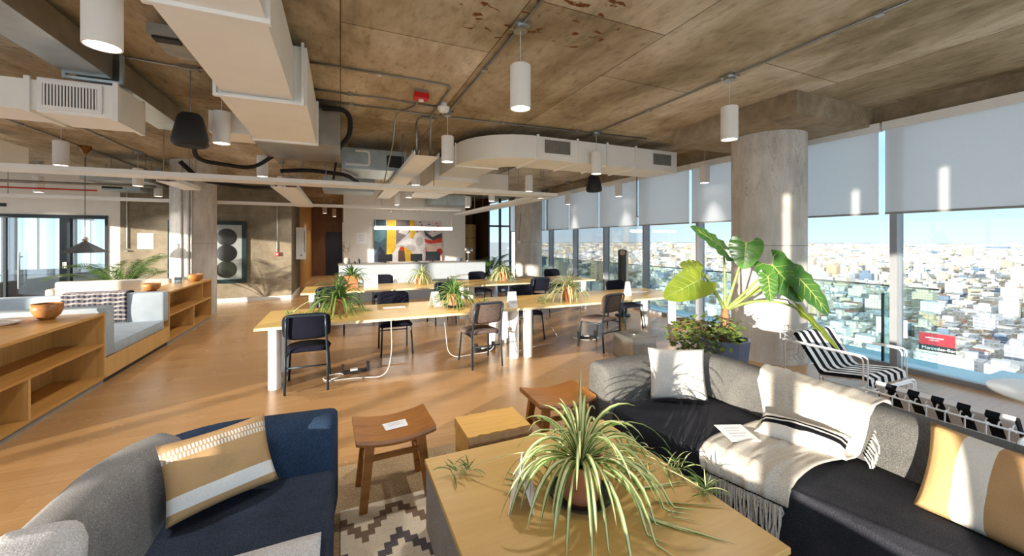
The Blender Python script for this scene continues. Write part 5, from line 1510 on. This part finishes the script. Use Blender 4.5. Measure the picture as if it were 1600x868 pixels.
for j in range(3, 16):      # short fringe down the near edge of the back
    z = 0.70 - 0.015 * j
    xx = 2.72 - 0.012 * j
    m.tube([(xx, 1.15, z), (xx - 0.006, 1.125 + rg.uniform(-.01, .01), z - 0.03), (xx - 0.01, 1.115, z - 0.07)], 0.004, 5)
m.build('edge_fringe', M['throw'], t)
T = Matrix.Translation((2.16, 1.60, 0.474)) @ Matrix.Rotation(R(-22), 4, 'Z') @ Matrix.Rotation(R(2), 4, 'X')
paper_sheet('leaflet', 'white printed leaflet lying on the cream throw', T, 0.17, 0.19, 'leaflet', 4)

# pale throw over the left sofa
t = thing('wool_throw', 'pale grey throw over the back and seat of the left corner sofa', 'blanket', (0, 0, 0))
lp = [(-0.995, 0.36), (-0.99, 0.55), (-0.975, 0.66), (-0.94, 0.713), (-0.86, 0.717), (-0.79, 0.715), (-0.745, 0.70), (-0.71, 0.65), (-0.68, 0.54), (-0.655, 0.46), (-0.60, 0.443), (-0.4, 0.442), (-0.15, 0.442), (-0.07, 0.44)]
PF = fine(lp, 56); P = []
for i, (px, pz) in enumerate(PF):
    f = i / 56.0; yb = 1.74 - 0.03 * math.sin(f * 4)
    if f > 0.5: yb = 1.48 + 0.26 * min(1, max(0, (f - 0.62) / 0.12))
    elif f > 0.38: yb = 1.72 - 0.24 * (f - 0.38) / 0.12
    r = []
    for j in range(31):
        v = j / 30; y = 0.35 + (yb - 0.35) * v; up = 0.007 + abs(0.006 * math.sin(v * 15 + f * 6) + 0.004 * math.sin(v * 31 - f * 9))
        if pz > 0.69 or pz < 0.447: r.append((px, y, pz + up))
        elif px < -0.9: r.append((px - up, y, pz))
        else: r.append((px + up, y, pz + up * 0.4))
    P.append(r)
m = MB(); m.grid(P); m.build('throw_cloth', M['throw_grey'], t, smooth=True, solid=0.007)

# low square maple table
t = thing('coffee_table', 'low square maple coffee table with woven grey sides in the middle of the lounge', 'table', (1.035, 1.59, 0.02))
m = MB(); m.box(-0.605, 0.605, -0.61, 0.61, 0.352, 0.38, bev=0.003, seg=1); m.build('table_top', M['coffee'], t)
for nm, b_ in (('side_panel', (-0.598, -0.575, -0.60, 0.60, 0, 0.352)), ('side_panel', (0.575, 0.598, -0.60, 0.60, 0, 0.352)), ('side_panel', (-0.575, 0.575, 0.577, 0.60, 0, 0.352)), ('side_panel', (-0.575, 0.575, -0.60, -0.577, 0, 0.352))):
    B(nm, M['boucle'], t, b_)

t = spider('big variegated spider plant in a terracotta pot with dark saucer on the coffee table', 1.045, 1.575, 0.40, 0.105, 0.19, 96, 0.60, 0.0125, 31, 0.40, 'round', True, True, 2.5, offs=((-0.47, 0.40, 0.012, 0.12), (0.565, -0.02, 0.012, 0.12), (0.58, -0.22, 0.0, 0.14), (0.5, 0.22, 0.012, 0.12)), group=None, lean=(R(-15), 0.18), shy=R(-128))
card('white folded card leaning beside the big spider plant on the coffee table', 0.775, 1.66, 0.40, 62, 0.19, 0.19, 18)

# saddle stools
def stool(label, x, y, rz):
    t = thing('saddle_stool', label, 'stool', (x, y, 0.01), R(rz))
    n = 12; top = []; bot = []
    P = []
    for i in range(n + 1):
        u = -1 + 2 * i / n; z = 0.415 + 0.035 * u * u
        P.append([(0.235 * u, -0.18, z - 0.036), (0.235 * u, -0.187, z - 0.018), (0.235 * u, -0.18, z), (0.235 * u, 0.18, z), (0.235 * u, 0.187, z - 0.018), (0.235 * u, 0.18, z - 0.036), (0.235 * u, -0.18, z - 0.036)])
    m = MB(); m.grid(P); k_ = 7
    m.f.append(list(range(k_ - 1))); m.m.append(0); m.f.append([n * k_ + q_ for q_ in range(k_ - 1)][::-1]); m.m.append(0)
    m.build('seat', M['teak'], t, angle=35)
    for sx_ in (-1, 1):
        for sy_ in (-1, 1):
            m = MB(); a = (sx_ * 0.15, sy_ * 0.115, 0.40); b_ = (sx_ * 0.195, sy_ * 0.155, 0.0)
            def rect(c, w_): return [(c[0] - w_, c[1] - w_ * 0.8, c[2]), (c[0] + w_, c[1] - w_ * 0.8, c[2]), (c[0] + w_, c[1] + w_ * 0.8, c[2]), (c[0] - w_, c[1] + w_ * 0.8, c[2])]
            m.add(rect(b_, 0.022) + rect(a, 0.027), [(0, 3, 2, 1), (4, 5, 6, 7), (0, 1, 5, 4), (1, 2, 6, 5), (2, 3, 7, 6), (3, 0, 4, 7)]); m.build('leg', M['teak'], t)
    B('stretcher', M['teak'], t, (-0.165, 0.165, -0.012, 0.012, 0.22, 0.25))
    for s in (-1, 1): B('stretcher', M['teak'], t, (s * 0.165 - 0.012, s * 0.165 + 0.012, -0.135, 0.135, 0.22, 0.25))
    return t
stool('oiled teak saddle stool with a white card on it, beside the left sofa', 0.31, 2.62, 2)
stool('oiled teak saddle stool behind the big spider plant', 1.53, 2.63, -2)
T = Matrix.Translation((0.33, 2.62, 0.4285)) @ Matrix.Rotation(R(8), 4, 'Z')
paper_sheet('place_card', 'white printed card lying on the teak stool', T, 0.155, 0.10, 'card', 3)
t = thing('sawn_wood_block', 'small yellow sawn-wood block table with bark edge between the two stools', 'side table', (0.93, 2.46, 0.01))
m = MB(); P = []
rg = random.Random(9); n = 16
for i in range(n + 1):
    u = -1 + 2 * i / n; e0 = -0.15 + rg.uniform(-.008, .008); e1 = 0.15 + rg.uniform(-.008, .008)
    P.append([(0.215 * u, e0 - 0.012, 0.335), (0.215 * u, e0, 0.40), (0.215 * u, e1, 0.40), (0.215 * u, e1 + 0.012, 0.335), (0.215 * u, e0 - 0.012, 0.335)])
m.grid(P); m.f.append([0, 1, 2, 3]); m.m.append(0); m.f.append([n * 5 + q_ for q_ in (3, 2, 1, 0)]); m.m.append(0); m.build('slab_top', M['blockwood'], t)
m = MB(); P = []
for i in range(n + 1):
    u = -1 + 2 * i / n; e0 = -0.164 + rg.uniform(-.006, .004); P.append([(0.216 * u, e0 - 0.004, 0.333), (0.216 * u, e0 - 0.008, 0.36), (0.216 * u, e0 + 0.006, 0.396)])
m.grid(P); m.build('bark_edge', M['bark'], t, solid=0.006)
B('side_slab', M['blockwood'], t, (-0.21, -0.09, -0.15, 0.15, 0, 0.335)); B('side_slab', M['blockwood'], t, (0.09, 0.21, -0.15, 0.15, 0, 0.335)); B('rear_slab', M['teak'], t, (-0.09, 0.09, 0.05, 0.15, 0, 0.335))

# planter with elephant ear and shrub
pl = thing('elephant_ear_planter', 'blue grey planter with a tall elephant ear and leafy shrub by the window column', 'potted plant', (3.83, 3.0, 0))
m = MB(); m.lathe([(0, 0), (0.21, 0), (0.275, 0.56), (0.25, 0.56), (0.24, 0.48), (0, 0.48)], seg=10); m.build('pot', M['planter'], pl)
m = MB(); m.lathe([(0, 0.5), (0.24, 0.5)], seg=20); m.build('soil', M['soil'], pl)
m = MB(); tp = [(0.02, -0.02, 0.5), (0.03, 0.0, 0.62), (0.06, 0.02, 0.74), (0.075, 0.03, 0.86)]; m.tube(tp, 0.05, 12, taper=0.75)
for i in range(7): m.lathe([(0.049 - i * 0.0016, -0.004), (0.054 - i * 0.0016, 0), (0.049 - i * 0.0016, 0.004)], (0.025 + 0.008 * i, -0.01 + 0.006 * i, 0.53 + 0.048 * i), 14)
m.build('trunk', M['trunk'], pl, smooth=True)
def big_leaf(J, tip, nrm, W, droop, mt, via=None, seed=0):
    J = Vector(J); tip = Vector(tip); a = (tip - J); L = a.length; a.normalize(); n_ = Vector(nrm); n_ = (n_ - a * n_.dot(a)).normalized(); b_ = a.cross(n_)
    ns, nv = 18, 7; rg = random.Random(seed); ph = rg.uniform(0, 6); m = MB()
    def pt(s, x):
        q_ = abs(x) / W
        z = 0.10 * abs(x) - 0.22 * W * q_ * q_ * 0.6 + 0.016 * math.sin(s * 22 + ph + (1 if x > 0 else 0)) * q_ * q_ - droop * s * abs(s) * L
        return J + a * (s * L) + b_ * x + n_ * z
    for sd in (1, -1):
        P = []
        for i in range(ns + 1):
            s = -0.30 + 1.30 * i / ns
            if s >= 0: out = W * (1 - s) ** 0.52 * (0.93 + 0.50 * s - 0.3 * s * s); inn = 0.0
            else:
                k_ = -s / 0.30; out = W * 0.93 * (1 - k_ ** 2.6 * 0.42); inn = W * 0.52 * k_ ** 0.75
                if i == 0: inn = out * 0.92
            P.append([pt(s, sd * (inn + (out - inn) * j / nv)) for j in range(nv + 1)])
        m.grid(P)
    o = m.build('leaf', M[mt], pl, smooth=True, recalc=False)
    m = MB(); m.tube([pt(s, 0) + n_ * 0.003 for s in [k_ / 10 for k_ in range(10)] + [0.98]], 0.007, 6, taper=0.25)
    for sd in (1, -1):
        for s in (-0.12, 0.05, 0.2, 0.36, 0.52, 0.68):
            e_ = min(0.95, s + (0.16 if s > 0 else -0.06)); w_ = W * (1 - max(0, e_)) ** 0.62 * 0.85 if e_ > 0 else W * 0.72
            m.tube([pt(max(0, s) * (1 if s > 0 else 0), 0) + n_ * 0.003, pt((s + e_) / 2, sd * w_ * 0.5) + n_ * 0.002, pt(e_, sd * w_) + n_ * 0.001], 0.0038, 4, taper=0.4)
    m.build('leaf_vein', M['stalk'], o)
    base = Vector((0.075, 0.03, 0.84)); v = Vector(via) if via else (base + J) / 2 + Vector((0, 0, 0.12))
    pts = [base * (1 - q_) ** 2 + v * 2 * q_ * (1 - q_) + J * q_ * q_ for q_ in [k_ / 14 for k_ in range(15)]]
    m = MB(); m.tube(pts, 0.019, 8, taper=0.5); m.build('stalk', M['stalk'], o, smooth=True)
big_leaf((0.07, 0.041, 1.52), (-0.319, 0.102, 1.794), (0.05, -0.80, 0.60), 0.15, 0.10, 'leaf_big', (0.065, 0.021, 1.16), 1)
big_leaf((0.25, -0.093, 1.585), (0.036, -0.217, 1.339), (-0.70, -0.60, 0.45), 0.18, 0.10, 'leaf_big', (0.16, -0.053, 1.234), 2)
big_leaf((-0.339, 0.002, 1.20), (-0.815, -0.008, 1.058), (-0.35, -0.80, 0.5), 0.19, 0.12, 'leaf_lime', (-0.121, 0.016, 1.134), 3)
big_leaf((-0.268, 0.08, 1.308), (-0.486, 0.121, 1.366), (-0.4, -0.7, 0.55), 0.11, 0.10, 'leaf_lime', (-0.058, 0.043, 1.093), 4)
big_leaf((0.413, -0.273, 1.352), (0.571, -0.506, 0.991), (-0.55, -0.60, 0.5), 0.205, 0.10, 'leaf_big', (0.289, -0.11, 1.093), 5)
big_leaf((0.611, -0.414, 1.227), (0.78, -0.652, 0.875), (-0.25, -0.70, 0.6), 0.18, 0.12, 'leaf_big', (0.419, -0.221, 1.169), 6)
big_leaf((0.522, -0.485, 0.899), (0.699, -0.78, 0.551), (0.75, -0.35, 0.5), 0.085, 0.10, 'leaf_lime', (0.338, -0.24, 1.071), 7)
big_leaf((0.219, -0.352, 1.243), (0.149, -0.43, 1.007), (-0.70, -0.60, 0.2), 0.095, 0.10, 'leaf_big', (0.212, -0.185, 1.037), 8)
m = MB(); rg = random.Random(8)
for i in range(420):
    a = rg.uniform(0, 6.28); rr_ = rg.uniform(0.2, 1.0) ** 0.6; zz = rg.uniform(-1, 1)
    p = Vector((-0.26 + 0.42 * rr_ * math.cos(a), 0.02 + 0.30 * rr_ * math.sin(a), 0.62 + 0.17 * zz * (1.2 - rr_ * 0.5)))
    if (p.x - 0.0) ** 2 + p.y ** 2 < 0.075 and p.z < 0.58: p.z += 0.12
    d = Vector((rg.uniform(-1, 1), rg.uniform(-1, 1), rg.uniform(-0.5, 0.6))).normalized(); s_ = d.orthogonal().normalized() * rg.uniform(0.014, 0.024); l_ = rg.uniform(0.05, 0.085); u_ = d.cross(s_) * 0.2
    m.add([p, p + d * l_ * 0.45 + s_ + u_, p + d * l_, p + d * l_ * 0.45 - s_ + u_], [(0, 1, 2), (0, 2, 3)], 0)
for i in range(26):
    a = rg.uniform(0, 6.28); e_ = Vector((-0.26 + 0.38 * math.cos(a), 0.02 + 0.26 * math.sin(a), rg.uniform(0.5, 0.76))); m.tube([(-0.05 + 0.08 * math.cos(a), 0.08 * math.sin(a), 0.5), ((e_.x - 0.05) / 2, e_.y / 2, e_.z + 0.03), e_], 0.004, 5, 1)
m.build('shrub_foliage', [M['leaf_dark'], M['trunk']], pl, recalc=False)

# white wire lounge chairs with striped pads
def wire_chair(label, x, y, rz):
    t = thing('wire_lounge_chair', label, 'lounge chair', (x, y, 0), R(rz))
    for s in (-1, 1):
        m = MB()
        for o_ in (0, 0.035):
            yy0, yy1 = -0.39 + o_, 0.37 - o_
            m.tube(rounded([(s * 0.345, yy0, 0.0), (s * 0.345, yy0, 0.555 - o_ * 0.4), (s * 0.345, yy1, 0.555 - o_ * 0.4), (s * 0.345, yy1, 0.0)], 0.05), 0.0075, 8)
        m.tube([(s * 0.345, -0.39, 0.02), (s * 0.345, 0.37, 0.02)], 0.006, 6)
        m.build('arm_frame', M['wire'], t, smooth=True)
    m = MB()
    # seat and back wires under the pad, with little loops on the ends
    sp = [(-0.41, 0.27), (-0.385, 0.315), (-0.33, 0.325), (0.0, 0.262), (0.235, 0.60), (0.26, 0.615), (0.28, 0.58)]
    for i in range(13):
        x_ = -0.30 + 0.05 * i
        m.tube(rounded([(x_, a, b_ - 0.012) for a, b_ in sp], 0.02), 0.004, 5)
    for a, b_ in ((-0.41, 0.262), (-0.2, 0.285), (0.0, 0.246), (0.08, 0.36), (0.16, 0.475), (0.28, 0.575)):
        m.tube([(-0.345, a, b_), (0.345, a, b_)], 0.0055, 6)
    m.build('seat_wires', M['wire'], t, smooth=True)
    m = MB()
    for i in range(9):
        x_ = -0.32 + 0.08 * i
        m.tube(rounded([(x_, 0.30, 0.575), (x_, 0.40, 0.625), (x_, 0.405, 0.30), (x_, 0.37, 0.28)], 0.03), 0.004, 5)
    for z in (0.33, 0.40, 0.47, 0.54, 0.61): m.tube([(-0.335, 0.403, z), (0.335, 0.403, z)], 0.004, 5)
    m.build('back_basket', M['wire'], t, smooth=True)
    m = MB(); P = []
    prof = [(-0.405, 0.285), (-0.395, 0.345), (-0.34, 0.365), (-0.02, 0.305), (0.02, 0.325), (0.225, 0.635), (0.25, 0.645), (0.27, 0.62), (0.25, 0.60), (0.02, 0.272), (0.0, 0.268), (-0.33, 0.33), (-0.375, 0.32), (-0.385, 0.285), (-0.405, 0.285)]
    for i in range(41):
        x_ = -0.315 + 0.63 * i / 40
        P.append([(x_, a, b_) for a, b_ in prof])
    m.grid(P); k_ = len(prof); m.f.append(list(range(k_ - 1))[::-1]); m.m.append(0); m.f.append([40 * k_ + q_ for q_ in range(k_ - 1)]); m.m.append(0)
    m.build('striped_pad', M['pad'], t, angle=50)
    return t
wire_chair('white wire lounge chair with a striped pad, side-on by the round window column', 4.75, 2.36, 0)
wire_chair('white wire lounge chair with a striped pad, its back against the charcoal sofa', 3.66, 1.17, 90)
t = thing('round_table', 'round white side table behind the charcoal sofa next to the striped lounge chair', 'table', (4.78, 0.92, 0))
m = MB(); m.lathe([(0, 0.475), (0.40, 0.475), (0.43, 0.485), (0.43, 0.495), (0.42, 0.50), (0, 0.50)], seg=48); m.build('table_top', M['white'], t, angle=40)
m = MB(); m.cyl((0, 0, 0.02), (0, 0, 0.475), 0.03, seg=16); m.build('stem', M['black'], t, angle=40)
m = MB(); m.box(-0.3, 0.3, -0.03, 0.03, 0.40, 0.475); m.box(-0.03, 0.03, -0.3, 0.3, 0.40, 0.475); m.build('top_bracket', M['black'], t)
m = MB(); m.lathe([(0, 0), (0.22, 0), (0.22, 0.012), (0.03, 0.03)], seg=32); m.build('base', M['black'], t, angle=40)

# ------------------------------------------------------------------ outside: ledge, railing, city
t = thing('terrace_railing', 'glass railing with a thin dark top rail outside the window front', 'railing', (0, 0, 0))
m = MB(); m.tube([(6.86, 2.35, 1.0), (6.86, 15, 1.0)], 0.012, 8); m.build('top_rail', M['fascia'], t, smooth=True)
for i in range(9): B('glass_pane', M['glass_rail'], t, (6.852, 6.868, 2.36 + 1.4 * i, 2.36 + 1.4 * i + 1.37, 0.0, 0.99))
t = thing('glass_divider', 'upright glass divider panel between the window and the terrace railing', 'railing', (0, 0, 0))
B('glass_pane', M['glass_rail'], t, (6.46, 6.9, 2.72, 2.735, 0.0, 0.93)); B('dark_edge', M['frame_dark'], t, (6.44, 6.46, 2.715, 2.74, 0, 0.93))
t = thing('terrace_ledge', 'pale teal roof ledge just below the windows with a dark recess and raised block', 'roof')
t['kind'] = 'structure'
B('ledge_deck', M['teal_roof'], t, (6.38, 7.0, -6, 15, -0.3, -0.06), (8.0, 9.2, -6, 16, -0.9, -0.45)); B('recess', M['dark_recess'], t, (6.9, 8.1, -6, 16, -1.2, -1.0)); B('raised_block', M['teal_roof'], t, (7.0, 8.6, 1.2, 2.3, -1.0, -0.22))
GZ = -95.0
g = MB(); g.box(12, 16000, -14000, 16000, GZ - 2, GZ); gr = g.build('city_ground', M['city_ground']); struct(gr, 'streets and ground of the city far below', 'ground')
rg = random.Random(77)
def seen(x, y):
    az = math.degrees(math.atan2(x, y))
    return 24 < az < 80
cells = []
def ringfill(x0, x1, step):
    x = x0
    out = []
    n = int(x1 / step) + 1
    for i in range(-n // 3, n):
        for j in range(-n, n):
            gx_, gy_ = i * step + step * 0.5, j * step + step * 0.5
            px, py = gx_ * math.cos(0.12) - gy_ * math.sin(0.12), gx_ * math.sin(0.12) + gy_ * math.cos(0.12)
            d = math.hypot(px, py)
            if d < x0 or d >= x1 or not seen(px, py): continue
            if rg.random() < 0.06: continue
            out.append((d, px, py, step))
    return out
cells = ringfill(150, 560, 16) + ringfill(560, 1700, 22) + ringfill(1700, 4200, 52) + ringfill(4200, 12000, 170)
cells.sort()
def building(m, x, y, step, rg, T=None, near=False):
    w_ = step * rg.uniform(0.6, 0.95); d_ = step * rg.uniform(0.6, 0.95)
    h = rg.uniform(7, 17) if rg.random() < 0.85 else rg.uniform(15, 30)
    if rg.random() < 0.008: h = rg.uniform(36, 55)
    d = math.hypot(x, y)
    if d < 420: h = min(h, 26)
    if d < 300: h = min(h, 15)
    fi = rg.choices(range(6), (6, 6, 4, 2.2, 2, 0.8))[0]
    a = 0.12
    TT = Matrix.Translation((0, 0, 0)) if near else Matrix.Translation((x, y, GZ))
    TT = TT @ Matrix.Rotation(a, 4, 'Z')
    def blk(x0, x1, y0, y1, z0, z1):
        o = len(m.v)
        for p in ((x0, y0, z0), (x1, y0, z0), (x1, y1, z0), (x0, y1, z0), (x0, y0, z1), (x1, y0, z1), (x1, y1, z1), (x0, y1, z1)): m.v.append(TT @ Vector(p))
        for f in ((0, 1, 5, 4), (1, 2, 6, 5), (2, 3, 7, 6), (3, 0, 4, 7)): m.f.append([o + q_ for q_ in f]); m.m.append(fi)
        m.f.append([o + 4, o + 5, o + 6, o + 7]); m.m.append(6 if rg.random() < 0.93 else 7)
    blk(-w_ / 2, w_ / 2, -d_ / 2, d_ / 2, 0, h)
    if d < 4000:
        if rg.random() < 0.6: blk(-w_ * 0.3, w_ * 0.2, -d_ * 0.25, d_ * 0.3, h, h + rg.uniform(2.5, 6))
        if rg.random() < 0.3: blk(w_ * 0.22, w_ * 0.4, -d_ * 0.4, -d_ * 0.1, h, h + 3)
    return h
CM = FAC + [M['roof_flat'], M['roof_tile']]
def keep_clear(x, y):
    return any(math.hypot(x - cx_ * f_, y - cy_ * f_) < 27 for cx_, cy_ in (SIGN, BLOCK) for f_ in (1.0, 0.92))
SIGN = (364.0, 125.0)
az = math.atan2(268, 612) + math.atan((1386 - 800) / 612.0)
BLOCK = (415.0 * math.sin(az), 415.0 * math.cos(az))
near = [c for c in cells if not keep_clear(c[1], c[2])]
kinds = ['pale apartment block in the city below the windows', 'cream apartment block in the city below the windows']
for (d, x, y, st) in near[:290]:
    m = MB(); building(m, x, y, st, rg, near=True)
    o = m.build('city_building', CM, None, (x, y, GZ), recalc=False)
    tag(o, 'flat-roofed apartment block in the near part of the city below the windows', 'building', 'nearer city blocks below the windows')
m = MB()
for (d, x, y, st) in near[290:]: building(m, x, y, st, rg)
o = m.build('city_blocks', CM, recalc=False); tag(o, 'hazy mass of pale city blocks reaching to the horizon', 'city', None, 'stuff')

# the billboard building
sx_, sy_ = SIGN
ang = math.atan2(-sx_, sy_) + math.pi      # local -Y faces the windows
t = thing('billboard_building', 'cream building with a red billboard and white roof lettering below the windows', 'building', (sx_, sy_, GZ), 0)
t.rotation_euler = (0, 0, -math.atan2(sx_, sy_) - R(8))
B('building_body', FAC[0], t, (-10, 11, -3, 10, 0, 23)); 
m = MB(); n = 20; P = []
for i in range(n + 1):
    a = math.pi + math.pi * i / n; P.append([(1 + 12 * math.cos(a), -3 + 4 * math.sin(a), 9.0), (1 + 12 * math.cos(a), -3 + 4 * math.sin(a), 21.5)])
m.grid(P); pts = [p[1] for p in P]; o_ = len(m.v); m.v.extend([Vector(p) for p in pts]); m.f.append(list(range(o_, o_ + len(pts)))); m.m.append(0)
m.build('curved_front', FAC[1], t)
bb = B('billboard', plain('billboard_red', srgb(186, 40, 54), 0.6, var=0.03), t, (-8.2, 8.2, -3.6, -3.2, 27, 34.8))
B('billboard_edge', M['fascia'], bb, (8.2, 8.5, -3.8, -3.0, 26.8, 35.0), (-8.4, 8.4, -3.8, -3.0, 34.8, 35.1))
B('billboard_print', M['white'], bb, (-5.2, 3.0, -3.75, -3.6, 31.4, 32.0), (-3.3, 1.0, -3.75, -3.6, 30.1, 30.5))
B('sign_rack', M['frame_dark'], t, (-8.4, 8.4, -3.4, -3.1, 22.9, 27.0))
text('roof_lettering', 'Mercedes-Benz', 2.7, t, Matrix.Translation((1.5, -4.2, 25.0)) @ Matrix.Rotation(R(90), 4, 'X'), M['white'], 0.2)
# white sign tower with two dark letters
az = math.atan2(268, 612) + math.atan((1386 - 800) / 612.0)
dd = 415.0
x_, y_ = dd * math.sin(az), dd * math.cos(az)
t = thing('sign_block', 'white sign panels with dark letters on a low block by the window mullion', 'sign', (x_, y_, GZ)); t.rotation_euler = (0, 0, -az)
B('block', FAC[1], t, (-12, 12, -2, 12, 0, 13)); B('sign_panel', M['white'], t, (-6, 2.5, -3, -2.4, 26, 38)); B('sign_panel', M['white'], t, (5.5, 11, -3, -2.4, 24, 37)); B('post', M['fascia'], t, (-2, -1.4, -2.5, -2.2, 12, 24), (8, 8.6, -2.5, -2.2, 12, 22))
text('sign_lettering', 'A\nQ', 5.0, t, Matrix.Translation((-1.0, -3.2, 28.3)) @ Matrix.Rotation(R(90), 4, 'X'), M['ink'], 0.1)
